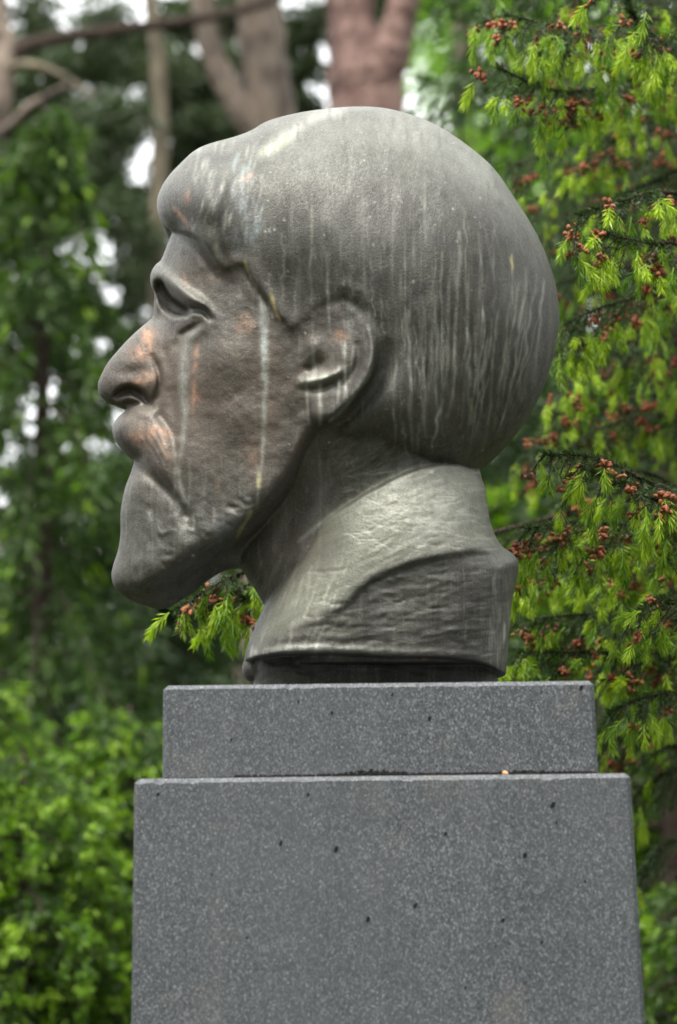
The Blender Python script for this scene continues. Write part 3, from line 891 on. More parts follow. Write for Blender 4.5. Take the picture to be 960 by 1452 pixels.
    stroke(yellow, [(345, 366, .2, 1.5), (348, 374, .7, 2.4), (354, 390, .35, 1.4), (366, 412, .1, 1.5)])
    stroke(yellow, [(384, 414, .2, 2), (386, 424, 1, 3.2), (389, 436, .7, 2), (397, 453, .4, 1.6)])
    stroke(copper, [(386, 430, .4, 2), (396, 454, .6, 2)])
    stroke(yellow, [(368, 672, .6, 2.6), (367, 690, .9, 2.6)]); stroke(yellow, [(356, 726, .8, 3), (350, 738, .5, 2.4), (342, 750, .8, 2.6), (336, 762, .5, 2.4)])
    stroke(yellow, [(726, 360, .2, 1.6), (725, 368, .9, 2.2), (727, 378, .7, 1.8), (726, 388, .2, 1.4)]); stroke(pale, [(726, 375, .3, 2), (727, 430, .3, 2)])
    stroke(pale, [(272, 470, .2, 5), (263, 500, .5, 6), (260, 540, .55, 6), (262, 580, .45, 5), (258, 630, .4, 4), (254, 680, .4, 3), (266, 715, .3, 3)])
    stroke(blue, [(266, 490, .3, 5), (260, 530, .35, 6), (262, 590, .3, 5)])
    for x, y0, y1, a in [(274, 730, 750, .8), (303, 720, 746, .4), (268, 650, 720, .35), (247, 640, 700, .3), (453, 640, 780, .2), (365, 660, 720, .4)]:
        drip(pale, [(x, y0, .7), (x + 1, (y0 + y1) / 2, 1), (x, y1, .6)], a, 2.2)
    # pale runs on the lock beside the parting, bluish
    for k in range(26):
        x, y = r.uniform(330, 372), r.uniform(225, 360)
        stroke(blue, [(x + 5, y - 16, 0, 2), (x, y, r.uniform(.15, .5), 2.4), (x - 1, y + 18, 0, 2)])
    stroke(blue, [(350, 240, .3, 8), (345, 290, .35, 9), (356, 350, .25, 8)])
    blob(blue, 318, 752, .35, 12, 20, 35)
    # bare copper
    blob(copper, 209, 482, .95, 9, 15, 12); blob(copper, 199, 500, .95, 13, 9, -15); blob(copper, 206, 470, .5, 6, 8)
    blob(copper, 200, 540, .75, 18, 7, -12); blob(copper, 213, 531, .4, 8, 6)
    blob(copper, 203, 618, .7, 16, 11, 40); blob(copper, 228, 612, .95, 13, 8, 25); blob(copper, 236, 640, .6, 5, 18, -20); blob(copper, 190, 620, .5, 8, 8)
    blob(copper, 276, 540, .8, 3.5, 34, 3); blob(copper, 279, 500, .6, 4, 8); blob(copper, 277, 565, .6, 8, 5)
    blob(copper, 348, 458, .5, 12, 14); blob(copper, 310, 397, .7, 3, 3); blob(copper, 298, 395, .5, 3, 3); blob(copper, 262, 395, .35, 4, 14, -20)
    stroke(copper, [(248, 296, .6, 3.5), (258, 308, .8, 4), (268, 320, .6, 3)]); blob(copper, 352, 250, .9, 6, 3, -30); blob(copper, 345, 256, .5, 5, 3); blob(copper, 266, 280, .35, 6, 10)
    blob(copper, 482, 476, 1.0, 9, 7); blob(copper, 360, 302, .3, 4, 3)
    blob(copper, 360, 645, .28, 10, 30); blob(copper, 310, 690, .22, 5, 14); blob(copper, 600, 934, .8, 5, 2); blob(copper, 380, 560, .15, 12, 60)
    # warm, rubbed brown tone of face and cheek
    for x, y, a, rx, ry in [(330, 560, .8, 90, 110), (240, 560, .7, 50, 80), (300, 380, .5, 60, 40), (200, 540, .8, 60, 60), (220, 640, .6, 50, 50), (400, 600, .45, 60, 80), (460, 500, .3, 60, 60), (420, 780, .5, 50, 80)]:
        blob(warm, x, y, a, rx, ry)
    # collar: pale brushed lichen on the slope, greenish line along the rim
    upm = sstep(srd, 2, -14)
    blob(pale, 620, 720, .45, 70, 50)
    blob(pale, 560, 690, .25, 70, 30, -30)
    for k in range(170):
        x, y = r.uniform(480, 690), r.uniform(668, 780)
        L = r.uniform(14, 44); c = r.uniform(-.25, .45)
        stroke(scratch, [(x, y, 0, 1.4), (x + L * .5, y + L * c * .4, r.uniform(.3, 1), 1.3), (x + L, y + L * c * 1.3, 0, 1.4)])
    for k in range(80):
        x, y = r.uniform(360, 500), r.uniform(780, 915)
        L = r.uniform(14, 44)
        stroke(scratch, [(x, y, 0, 1.4), (x - L * .18, y + L * .5, r.uniform(.2, .7), 1.5), (x - L * .4, y + L, 0, 1.4)])
    for k in range(120):
        x, y = r.uniform(420, 715), r.uniform(800, 935)
        L = r.uniform(8, 30)
        stroke(scratch, [(x, y, 0, 1.2), (x + L * .5, y - L * .1, r.uniform(.15, .8), 1.1), (x + L, y - L * .1 + r.uniform(-3, 3), 0, 1.2)])
    for k in range(40):
        x, y = r.uniform(692, 724), r.uniform(800, 930)
        stroke(pale, [(x, y, 0, 1.2), (x, y + 14, r.uniform(.2, .6), 1.4), (x, y + 34, 0, 1.2)])
    for k in range(26):
        x = r.uniform(352, 470); y = 940 - (x - 345) * r.uniform(.2, 1.3)
        stroke(pale, [(x + 5, y - 24, 0, 2), (x, y, r.uniform(.1, .4), 2.4), (x - 5, y + 20, 0, 2)])
    stroke(yellow, [(453, 741, .12, 3), (494, 712, .25, 3), (540, 684, .25, 3), (577, 667, .15, 3)])
    stroke(pale, [(423, 768, .3, 3), (494, 712, .5, 3), (577, 667, .6, 3), (640, 656, .3, 3)])
    stroke(pale, [(360, 926, .35, 5), (420, 918, .4, 4), (540, 922, .4, 4), (640, 926, .3, 4)])
    # brushed light scratches over the cheek and temple
    for k in range(120):
        x, y = r.uniform(240, 420), r.uniform(360, 760)
        L = r.uniform(8, 26); an = r.uniform(-.6, .9)
        stroke(scratch, [(x, y, 0, 1.0), (x + L * .5 * math.cos(an), y + L * .5 * math.sin(an) + 1, r.uniform(.1, .45), 1.0), (x + L * math.cos(an), y + L * math.sin(an), 0, 1.0)])
    for k in range(90):
        x, y = r.uniform(470, 640), r.uniform(615, 665)
        L = r.uniform(10, 26)
        stroke(scratch, [(x, y, 0, 1.0), (x - L * .5, y + L * .2, r.uniform(.1, .5), 1.0), (x - L, y + L * .5, 0, 1.0)])
    # droppings: fine white specks
    for k in range(60):
        x, y = r.uniform(330, 700), r.uniform(170, 640)
        blob_small(pale, x, y, r.uniform(.6, 1.4), r.uniform(.8, 1.5))
    for x, y in [(403, 312), (376, 328), (382, 327), (389, 325), (200, 573), (586, 399), (274, 788), (612, 669)]: blob_small(pale, x, y, 1.5, 1.7)
    br = 0.62 + 0.75 * fnoise(5, 14, 63)                                # break the edges up
    c3 = lambda m: np.clip(m, 0, 1)
    one = np.ones(UU.shape)
    return [c3(pale * np.clip(br + .25, .2, 1.2)), c3(copper * np.clip(0.75 + 1.1 * fnoise(6, 9, 64), 0, 1.3)), c3(yellow), c3(blue * br),
            c3(scratch), c3(warm), c3(blur(upm, 2.0)), one]

def blob_small(M, x, y, a, rr):
    win = window([(x, y)], 3 * rr + 2)
    M[win] += a * np.exp(-((UU[win] - x) ** 2 + (WW[win] - y) ** 2) / rr ** 2)

def bronze():
    t = NT('bronze_patina')
    co = t.coord('Object')
    A, B = t.sep(t.attr('stain_a')), t.sep(t.attr('stain_b'))
    aA = t.node('ShaderNodeAttribute', attribute_name='stain_a').outputs['Alpha']
    streak = t.noise(t.mapping(co, (1, 1, 0.14)), 42, 5, 0.6)
    streak2 = t.noise(t.mapping(co, (1, 1, 0.10), (4, 2, 1)), 120, 4, 0.6)
    cloud = t.noise(co, 7, 5, 0.6)
    cloud2 = t.noise(t.mapping(co, (1, 1, 1), (9, 4, 6)), 16, 5, 0.6)
    fine = t.noise(co, 260, 3, 0.7)
    grain = t.noise(co, 620, 2, 0.6)
    c = t.mix(t.mrange(cloud, 0.35, 0.68), (0.064, 0.060, 0.052), (0.115, 0.110, 0.095))
    c = t.mix(t.mrange(cloud2, 0.42, 0.7, 0, 0.55), c, (0.080, 0.084, 0.056))
    c = t.mix(t.mrange(streak, 0.35, 0.62, 0.75, 0.0), c, (0.042, 0.039, 0.031))
    c = t.mix(t.mrange(streak2, 0.55, 0.74, 0.0, 0.38), c, (0.22, 0.22, 0.19))
    c = t.mix(t.math('MULTIPLY', B[1], t.mrange(cloud2, 0.3, 0.6, 0.35, 0.9)), c, (0.138, 0.105, 0.080))
    c = t.mix(t.math('MULTIPLY', B[2], t.mrange(cloud, 0.3, 0.65, 0.35, 0.8)), c, (0.165, 0.168, 0.122))
    c = t.mix(t.math('MULTIPLY', B[0], 0.55), c, (0.33, 0.335, 0.27))
    # paler tone mixed in where the surface faces up, broken by noise
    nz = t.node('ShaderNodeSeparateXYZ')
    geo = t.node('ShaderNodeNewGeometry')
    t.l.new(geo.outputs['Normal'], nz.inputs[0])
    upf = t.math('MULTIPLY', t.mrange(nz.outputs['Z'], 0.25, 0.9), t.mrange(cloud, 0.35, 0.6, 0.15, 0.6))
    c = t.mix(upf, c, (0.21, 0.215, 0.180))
    c = t.mix(t.math('MULTIPLY', A[0], 0.85), c, (0.40, 0.405, 0.34))
    c = t.mix(t.math('MULTIPLY', aA, 0.8), c, (0.30, 0.36, 0.37))
    c = t.mix(t.math('MULTIPLY', A[2], 0.8), c, (0.46, 0.41, 0.17))
    c = t.mix(t.math('MULTIPLY', A[1], t.mrange(cloud2, 0.3, 0.6, 0.55, 0.95)), c, (0.46, 0.265, 0.17))
    c = t.mix(t.mrange(fine, 0.3, 0.7, 0.0, 0.55), c, t.mix(1.0, c, (0.62, 0.62, 0.62), 'MULTIPLY'))
    c = t.mix(t.mrange(grain, 0.62, 0.72, 0.0, 0.28), c, (0.42, 0.42, 0.39))
    t.put(t.bsdf.inputs['Base Color'], c)
    t.put(t.bsdf.inputs['Metallic'], 0.3)
    t.put(t.bsdf.inputs['Roughness'], t.mrange(fine, 0.3, 0.7, 0.43, 0.66))
    hgt = t.math('ADD', t.math('MULTIPLY', fine, 0.6), t.math('ADD', t.math('MULTIPLY', grain, 0.25), t.math('MULTIPLY', streak2, 0.5)))
    b1 = t.bump(hgt, 0.55, 0.0024)
    t.put(t.bsdf.inputs['Normal'], t.bump(B[0], 0.35, 0.0012, b1))
    return t.mat
build_bust()
# ------------------------------------------------------------------ foliage helpers
def nrm(a): return a / np.maximum(np.linalg.norm(a, axis=-1, keepdims=True), 1e-9)

def blades(base, dirs, L, W, r, belly=0.45):
    """one lozenge per needle or leaf"""
    base = base.reshape(-1, 3); dirs = nrm(dirs.reshape(-1, 3))
    n = len(base)
    L = np.broadcast_to(np.asarray(L, float).reshape(-1, 1), (n, 1)); W = np.broadcast_to(np.asarray(W, float).reshape(-1, 1), (n, 1))
    side = nrm(np.cross(dirs, r.normal(size=(n, 3)))) * W / 2
    mid = base + dirs * L * belly
    V = np.stack([base, mid + side, base + dirs * L, mid - side], 1).reshape(-1, 3)
    return V, np.arange(n * 4).reshape(n, 4)

def tubes(paths, radii, sides=5):
    """paths (n, k, 3), radii (n, k) -> one mesh of tapered tubes"""
    paths = np.asarray(paths, float); n, k, _ = paths.shape
    tan = nrm(np.gradient(paths, axis=1))
    ref = np.where(np.abs(tan[..., 2:3]) > 0.9, np.array([1.0, 0, 0]), np.array([0, 0, 1.0]))
    a = nrm(np.cross(tan, ref)); b = np.cross(tan, a)
    ph = np.arange(sides) / sides * 2 * np.pi
    ring = a[:, :, None] * np.cos(ph)[None, None, :, None] + b[:, :, None] * np.sin(ph)[None, None, :, None]
    V = paths[:, :, None] + ring * np.asarray(radii)[:, :, None, None]
    idx = np.arange(n * k * sides).reshape(n, k, sides)
    nx = np.roll(idx, -1, 2)
    F = np.stack([idx[:, :-1], nx[:, :-1], nx[:, 1:], idx[:, 1:]], -1).reshape(-1, 4)
    return V.reshape(-1, 3), F

def set_tint(me, tint):
    a = me.attributes.new('tint', 'FLOAT', 'POINT')
    a.data.foreach_set('value', np.ascontiguousarray(tint, np.float32).ravel())

def leaf_mat(name, dark, light, trans=0.35, rough=0.55, stops=None):
    t = NT(name)
    fac = t.attr('tint', 'Fac')
    c = t.ramp(fac, stops or [(0.0, dark), (1.0, light)])
    t.put(t.bsdf.inputs['Base Color'], c)
    t.put(t.bsdf.inputs['Roughness'], rough)
    t.put(t.bsdf.inputs['Specular IOR Level'], 0.35)
    tr = t.node('ShaderNodeBsdfTranslucent')
    t.l.new(t.mix(1.0, c, (1.0, 1.15, 0.55), 'MULTIPLY'), tr.inputs['Color'])
    mx = t.node('ShaderNodeMixShader')
    mx.inputs[0].default_value = trans
    t.l.new(t.bsdf.outputs[0], mx.inputs[1]); t.l.new(tr.outputs[0], mx.inputs[2])
    t.l.new(mx.outputs[0], t.out.inputs['Surface'])
    return t.mat

def bark_mat(name, c1, c2, scale=6.0):
    t = NT(name)
    co = t.mapping(t.coord('Object'), (1, 1, 0.28))
    n = t.noise(co, scale, 6, 0.65, 0.6); v = t.voronoi(co, scale * 3.0)
    c = t.mix(t.mrange(n, 0.35, 0.65), c1, c2)
    c = t.mix(t.mrange(v, 0.0, 0.25, 0.7, 0.0), c, tuple(x * 0.4 for x in c1))
    c = t.mix(t.mrange(t.noise(co, scale * .55, 3, 0.5, 0.8), 0.5, 0.62, 0.0, 0.75), c, tuple(x * 0.45 for x in c1))
    t.put(t.bsdf.inputs['Base Color'], c)
    t.put(t.bsdf.inputs['Roughness'], 0.9)
    t.put(t.bsdf.inputs['Normal'], t.bump(t.math('ADD', n, v), 0.9, 0.03))
    return t.mat

M_DARK = leaf_mat('needles_dark', (0.014, 0.034, 0.010), (0.042, 0.082, 0.020), 0.22)
M_PINE = leaf_mat('needles_pine', (0.026, 0.044, 0.018), (0.070, 0.104, 0.034), 0.22)
M_MID = leaf_mat('needles_mid', (0.018, 0.046, 0.010), (0.075, 0.140, 0.018), 0.28)
M_FRESH = leaf_mat('fresh_needles', (0.080, 0.190, 0.012), (0.27, 0.42, 0.026), 0.4)
M_LIME = leaf_mat('lime_leaves', (0.10, 0.22, 0.012), (0.26, 0.44, 0.025), 0.5)
M_OLD = leaf_mat('old_needles', (0.018, 0.044, 0.014), (0.085, 0.145, 0.036), 0.25, 0.45)
M_SHOOT = leaf_mat('shoot_needles', (0.10, 0.225, 0.012), (0.43, 0.57, 0.034), 0.42, 0.45)
M_TWIG = bark_mat('twig_bark', (0.09, 0.055, 0.032), (0.045, 0.03, 0.02), 60)
M_PBARK = bark_mat('pine_bark', (0.12, 0.092, 0.070), (0.25, 0.195, 0.15), 7)
M_RBARK = bark_mat('red_pine_bark', (0.095, 0.050, 0.040), (0.25, 0.155, 0.125), 8)
M_GBARK = bark_mat('grey_bark', (0.09, 0.074, 0.048), (0.175, 0.145, 0.092), 7)
def cone_mat():
    t = NT('pollen_cone')
    oi = t.node('ShaderNodeObjectInfo').outputs['Random']
    n = t.voronoi(t.coord('Object'), 520)
    c = t.mix(t.mrange(n, 0.1, 0.5), (0.62, 0.150, 0.040), (0.22, 0.045, 0.018))
    c = t.mix(t.mrange(oi, 0, 1, 0, 0.45), c, (0.34, 0.19, 0.07))
    t.put(t.bsdf.inputs['Base Color'], c); t.put(t.bsdf.inputs['Roughness'], 0.7)
    t.put(t.bsdf.inputs['Normal'], t.bump(n, 1.0, 0.0015))
    return t.mat
M_CONE = cone_mat()

def trunk_part(parent, path, radii, mat, name='trunk', sides=14):
    p = np.array([[*q] for q in path], float)
    t = np.linspace(0, 1, len(p)); tt = np.linspace(0, 1, 40)
    P = np.stack([np.interp(tt, t, p[:, i]) for i in range(3)], -1); R = np.interp(tt, t, radii)
    k = np.ones(5) / 5
    Pp = np.pad(P, ((2, 2), (0, 0)), mode='reflect', reflect_type='odd')
    P = np.stack([np.convolve(Pp[:, i], k, 'valid') for i in range(3)], -1)
    r = np.random.default_rng(int(abs(p[0, 0]) * 1000))
    R = R * (1 + 0.05 * r.normal(size=40))
    V, F = tubes(P[None], R[None], sides)
    V += r.normal(size=V.shape) * np.mean(radii) * 0.03
    return link(name, mesh_np(name, V, F, mat), parent)

def conifer(name, label, loc, H, R, nb, seed, mat, blade=(0.055, 0.010), z0=0.25, droop=0.5, lift=0.1, m=22, k=16, tips=None, tipk=9, taper=0.85, hang=0.6, group=None, tip_share=0.7, cat='tree', twig=0.22, sector=None):
    """a spruce: trunk, drooping boughs, hanging twigs clothed with needles, paler fresh tips"""
    r = np.random.default_rng(seed)
    x0, y0, zb = loc
    root = empty(name, loc)
    tag(root, label, cat, group)
    zz = z0 + (H - z0) * (np.linspace(0, 0.985, nb) + r.uniform(-.5, .5, nb) / nb).clip(0, .99)
    ln = R * (1 - (zz - z0) / (H - z0)) ** taper * r.uniform(0.75, 1.12, nb) + 0.05
    az = np.arange(nb) * 2.39996 + r.uniform(-.5, .5, nb)
    if sector: az = sector[0] + (np.mod(az, 2 * np.pi) / (2 * np.pi) - .5) * sector[1]
    t8 = np.linspace(0, 1, 7)
    hd = np.stack([np.cos(az), np.sin(az), 0 * az], -1)
    kink = r.normal(size=(nb, 1, 3)) * 0.06
    path = np.array([x0, y0, zb]) + hd[:, None] * (ln[:, None] * t8)[..., None] + np.array([0, 0, 1.0]) * (zz[:, None] + ln[:, None] * (lift * t8 - droop * t8 ** 2))[..., None] + kink * (ln[:, None] * t8 ** 2)[..., None]
    tr = np.stack([[x0, y0, zb - .1], [x0 + .01, y0, zb + H * .5], [x0, y0, zb + H]])
    trunk_part(root, tr, (0.02 + H * .011, .012 + H * .007, .006), M_TWIG, sides=8)
    V, F = tubes(path, (0.012 * ln / R + .003)[:, None] * (1 - .8 * t8), 4)
    link('branches', mesh_np('branches', V, F, M_TWIG), root)
    # twigs
    t = (np.arange(m)[None] + r.random((nb, m))) / m * 0.86 + 0.14
    def along(tt):
        return np.array([x0, y0, zb]) + hd[:, None] * (ln[:, None] * tt)[..., None] + np.array([0, 0, 1.0]) * (zz[:, None] + ln[:, None] * (lift * tt - droop * tt ** 2))[..., None] + kink * (ln[:, None] * tt ** 2)[..., None]
    tb = along(t)
    lat = np.stack([-np.sin(az), np.cos(az), 0 * az], -1)[:, None] * np.where(np.arange(m) % 2, 1, -1)[None, :, None]
    td = nrm(hd[:, None] * r.uniform(.3, .9, (nb, m, 1)) + lat * r.uniform(.3, 1.0, (nb, m, 1)) + np.array([0, 0, -1.0]) * r.uniform(0.1, 2 * hang, (nb, m, 1)) + r.normal(size=(nb, m, 3)) * .15)
    tl = (twig * ln[:, None] * (1.15 - t) + 0.10) * r.uniform(.6, 1.2, (nb, m))
    s = (np.arange(k)[None, None] + r.random((nb, m, k))) / k
    sag = np.array([0, 0, -1.0]) * (0.25 * hang * tl[..., None] * s ** 2)[..., None]
    pos = tb[:, :, None] + td[:, :, None] * (tl[..., None] * s)[..., None] + sag
    bd = td[:, :, None] * 0.9 + r.normal(size=(nb, m, k, 3)) * 0.55
    V, F = blades(pos, bd, (blade[0] * r.uniform(.6, 1.2, (nb, m, k))), blade[1], r)
    me = mesh_np('crown', V, F, mat, False)
    cl = r.random((nb, m, 1)) * .6 + r.random((nb, 1, 1)) * .25 + r.random((nb, m, k)) * .15
    set_tint(me, np.repeat(cl.reshape(-1), 4))
    link('crown', me, root)['kind'] = 'stuff'
    if tips is not None:
        has = r.random((nb, m)) < tip_share
        tp = (tb + td * tl[..., None] + np.array([0, 0, -1.0]) * (0.25 * hang * tl)[..., None])[has]
        dd = td[has]
        pos = np.repeat(tp[:, None], tipk, 1) + r.normal(size=(len(tp), tipk, 3)) * blade[0] * .3
        bd = dd[:, None] + r.normal(size=(len(tp), tipk, 3)) * .5 + np.array([0, 0, -.3])
        V, F = blades(pos, bd, blade[0] * r.uniform(.7, 1.15, (len(tp), tipk)), blade[1] * 1.25, r)
        me = mesh_np('fresh_tips', V, F, tips, False)
        set_tint(me, np.repeat((r.random((len(tp), 1)) * .75 + r.random((len(tp), tipk)) * .25).ravel(), 4))
        link('fresh_tips', me, root)['kind'] = 'stuff'
    return root

def copy_tree(root, loc, rot, scale, label, name=None):
    """another individual of the same kind: shares the mesh data of its parts"""
    n = bpy.data.objects.new(name or root.name.split('.')[0], None)
    COL.objects.link(n)
    n.location = loc; n.rotation_euler = (0, 0, rot); n.scale = (scale,) * 3
    n.empty_display_size = 0.1
    tag(n, label, root.get('category'), root.get('group'))
    for ch in [o for o in COL.objects if o.parent == root]:
        c = ch.copy()
        COL.objects.link(c)
        c.parent = n
        c.matrix_parent_inverse = ch.matrix_parent_inverse.copy()
    return n

def clump_crown(root, centres, radii, n, leaf, mat, seed, flat=0.7, name='crown', radial=0.0):
    r = np.random.default_rng(seed)
    C = np.array(centres, float); rad = np.array(radii, float)
    w = rad ** 2 / (rad ** 2).sum()
    i = r.choice(len(C), n, p=w)
    g = nrm(r.normal(size=(n, 3))) * (r.random((n, 1)) ** (1 / 2.2)) * np.array([1, 1, flat])
    pos = C[i] + g * rad[i][:, None]
    d = r.normal(size=(n, 3)) * (1 - radial) + nrm(g) * radial * 1.6 + np.array([0, 0, -.1])
    V, F = blades(pos, d, leaf[0] * r.uniform(.6, 1.2, n), leaf[1] * r.uniform(.7, 1.2, n), r)
    me = mesh_np(name, V, F, mat, False)
    cl = r.random(len(C))
    set_tint(me, np.repeat(cl[i] * .6 + r.random(n) * .4, 4))
    o = link(name, me, root); o['kind'] = 'stuff'
    return o
# ------------------------------------------------------------------ the wood behind, out of focus
def base_at(px, y):
    p = at(px, 900, y); return (p.x, y, 0.0)

def _px(q):
    v = _R.T @ (np.array(q) - np.array(CAM_LOC))
    return 480 + FPX * v[0] / -v[2], 726 - FPX * v[1] / -v[2]

def woods():
    # left: a slim weeping spruce, darker ones behind it, young bright ones low down
    conifer('weeping_spruce', 'slim weeping dark green spruce with hanging sprays, taller than the young bright ones', base_at(55, 4.3), 4.35, 0.9, 90, 101, M_MID, (0.06, 0.014), 0.4, 0.9, 0.05, 17, 16, M_FRESH, 4, 0.8, 1.4, tip_share=.15)
    conifer('dark_spruce', 'dark dense spruce behind the nose of the bronze head', base_at(190, 5.6), 3.45, 1.0, 80, 102, M_DARK, (0.08, 0.015), 0.3, 0.7, 0.05, 22, 14, M_MID, 6, 0.7, 1.1, tip_share=.3)
    conifer('dark_spruce', 'dark spruce at the far left beyond the slim weeping spruce', base_at(-130, 5.2), 3.5, 1.1, 80, 103, M_DARK, (0.08, 0.015), 0.3, 0.7, 0.05, 22, 14, M_MID, 6, 0.7, 1.1, tip_share=.3)
    g = 'young bright green spruces beside the pedestal'
    conifer('young_spruce', 'young spruce thick with bright fresh tips in front of the slim weeping spruce', base_at(35, 2.5), 2.02, 0.62, 110, 111, M_MID, (0.030, 0.0085), 0.05, 0.35, 0.12, 22, 12, M_FRESH, 12, 0.55, 0.45, g, .75)
    conifer('young_spruce', 'young bright green spruce standing close behind the granite shaft, below the bronze chin', base_at(185, 2.9), 2.16, 0.62, 110, 112, M_MID, (0.030, 0.0085), 0.05, 0.35, 0.12, 22, 12, M_FRESH, 12, 0.6, 0.45, g, .7)
    conifer('young_spruce', 'young bright green spruce at the edge of the wood, behind the other young ones', base_at(-60, 3.4), 2.35, 0.85, 110, 113, M_MID, (0.034, 0.009), 0.05, 0.35, 0.12, 22, 12, M_FRESH, 10, 0.6, 0.45, g, .7)
    # right, behind the near spruce
    conifer('dark_spruce', 'tall dark spruce behind the spruce with red pollen cones', base_at(960, 3.4), 6.5, 1.35, 120, 121, M_DARK, (0.07, 0.013), 0.3, 0.7, 0.05, 22, 14, M_MID, 6, 0.6, 1.0, tip_share=.5)
    conifer('yellow_green_bush', 'sunlit yellow green bush seen behind the nape and collar', base_at(745, 4.2), 3.0, 0.75, 90, 122, M_FRESH, (0.05, 0.02), 0.1, 0.4, 0.2, 20, 12, M_LIME, 8, 0.45, 0.4, cat='bush', tip_share=.8)
    conifer('young_spruce', 'low young spruce beside the right flank of the granite shaft', base_at(985, 2.1), 1.72, 0.45, 80, 123, M_MID, (0.03, 0.009), 0.05, 0.35, 0.12, 18, 10, M_FRESH, 9, 0.55, 0.45, tip_share=.5)
    # far hedge of spruces closing the view
    far = []
    FAR = ['far dark spruce beyond the leaning pine with the crooked limb', 'far dark spruce seen past the slim weeping spruce', 'far dark spruce at the foot of the slender bare trunk', 'far spruce at the foot of the forked pine',
           'far dark spruce at the foot of the red pine', 'far dark spruce below the lime green broadleaf tree', 'far spruce beyond the yellow green bush and the nape', 'tallest far spruce, beyond the tall dark spruce with the coned one before it',
           'low far spruce between the slim weeping spruce and the bronze nose', 'low far spruce showing in the gap under the bronze chin', 'low far spruce in front of the lime green broadleaf tree', 'mid height far spruce just behind the yellow green bush']
    for i, (px, y, H) in enumerate([(-120, 10, 4.4), (60, 11.5, 4.6), (230, 10.5, 4.1), (390, 12, 5.0), (540, 11, 5.0), (690, 12, 5.2), (840, 10.5, 6.0), (1000, 11.5, 7.0), (130, 8.2, 3.2), (320, 8.4, 3.3), (620, 8, 3.5), (800, 7, 4.2)]):
        if i < 7:
            far.append(conifer('far_spruce', FAR[i], base_at(px, y), H, 1.35, 70, 130 + i, M_DARK if i % 3 else M_PINE, (0.13, 0.03), 0.1, 0.6, 0.1, 18, 14, M_MID, 5, 0.62, 0.9, 'spruces closing the wood', .3))
        else:
            src = far[(i * 3) % 7]
            copy_tree(src, base_at(px, y), i * 1.3, H / (4.6 if src in far[:3] else 5.2), FAR[i])
    outer = conifer('outer_spruce', 'dark spruce farther out along the row that closes the wood', (2.5, 4.6, 0.0), 6.2, 1.35, 80, 160, M_DARK, (0.12, 0.028), 0.1, 0.6, 0.1, 18, 13, M_MID, 5, 0.62, 0.9, 'spruces farther out along the row', .3)
    for i, (x, y, sc) in enumerate([(3.9, 6.4, 1.05), (5.4, 5.0, .97), (4.6, 9.5, 1.1), (6.6, 8.0, 1.08), (-3.0, 6.4, .82), (-4.4, 8.6, .92), (-5.6, 6.0, .88)]):
        copy_tree(outer, (x, y, 0.0), 1.1 + i * 2.2, sc, outer['label'])
    # scots pines: trunks in view, crowns above
    p = empty('forked_pine', base_at(375, 8.0)); tag(p, 'thick grey brown pine trunk with a fork curving off beside it', 'tree')
    P = lambda px, py, y: tuple(at(px, py, y))
    trunk_part(p, [(at(392, 900, 8).x, 8, -.1), P(390, 500, 8), P(385, 180, 8), P(372, 60, 8), P(362, -60, 8), P(350, -500, 8)], (.22, .16, .13, .115, .11, .06), M_PBARK)
    trunk_part(p, [P(392, 300, 8.0), P(372, 205, 7.95), P(332, 140, 7.9), P(302, 85, 7.9), P(289, 20, 7.9), P(280, -60, 7.9), P(270, -400, 7.9)], (.06, .07, .068, .062, .058, .05, .03), M_PBARK, 'fork')
    clump_crown(p, [P(300 + 40 * i % 160, -250 - 70 * i, 8 + .3 * math.sin(i * 2)) for i in range(9)], [.55] * 9, 6000, (.10, .012), M_PINE, 201)
    p = empty('red_pine', base_at(525, 7.0)); tag(p, 'reddish pine trunk rising behind the crown of the bronze head', 'tree')
    trunk_part(p, [(at(520, 900, 7).x, 7, -.1), P(522, 400, 7), P(522, 150, 7), P(516, 100, 7), P(500, 50, 7), P(494, -20, 7), P(485, -500, 7)], (.26, .20, .18, .17, .12, .105, .06), M_RBARK)
    trunk_part(p, [P(535, 150, 6.95), P(552, 85, 6.92), P(566, 30, 6.9), P(580, -20, 6.9), P(600, -300, 6.9)], (.06, .095, .075, .07, .05), M_RBARK, 'fork')
    clump_crown(p, [P(430 + 60 * i % 220, -260 - 60 * i, 7 + .3 * math.sin(i * 2)) for i in range(8)], [.5] * 8, 5000, (.10, .012), M_PINE, 202)
    p = empty('slender_tree', base_at(222, 7.4)); tag(p, 'slender bare grey trunk standing straight beside the forked pine', 'tree')
    trunk_part(p, [(at(220, 900, 7.4).x, 7.4, -.1), P(222, 520, 7.4), P(226, 340, 7.4), P(227, 200, 7.4), P(226, 90, 7.4), P(212, 0, 7.4), P(205, -60, 7.4), P(200, -400, 7.4)], (.05, .045, .042, .040, .037, .033, .03, .02), M_GBARK, sides=10)
    clump_crown(p, [P(160 + 50 * i % 200, -300 - 50 * i, 7.4) for i in range(5)], [.4] * 5, 2500, (.09, .012), M_PINE, 203)
    p = empty('leaning_pine', base_at(-60, 6.6)); tag(p, 'pine at the far left sending a long crooked limb across the top', 'tree')
    trunk_part(p, [(at(-70, 900, 6.6).x, 6.6, -.1), P(-40, 400, 6.6), P(-20, 200, 6.6), P(0, 110, 6.6), P(12, 70, 6.6), P(-10, 20, 6.6), P(-30, -300, 6.6)], (.10, .09, .08, .06, .05, .055, .03), M_PBARK)
    trunk_part(p, [P(8, 92, 6.6), P(30, 66, 6.6), P(90, 52, 6.7), P(170, 42, 6.8), P(250, 32, 6.9), P(340, 16, 7.0), P(420, -10, 7.1)], (.042, .036, .031, .028, .026, .022, .015), M_TWIG, 'limb', 8)
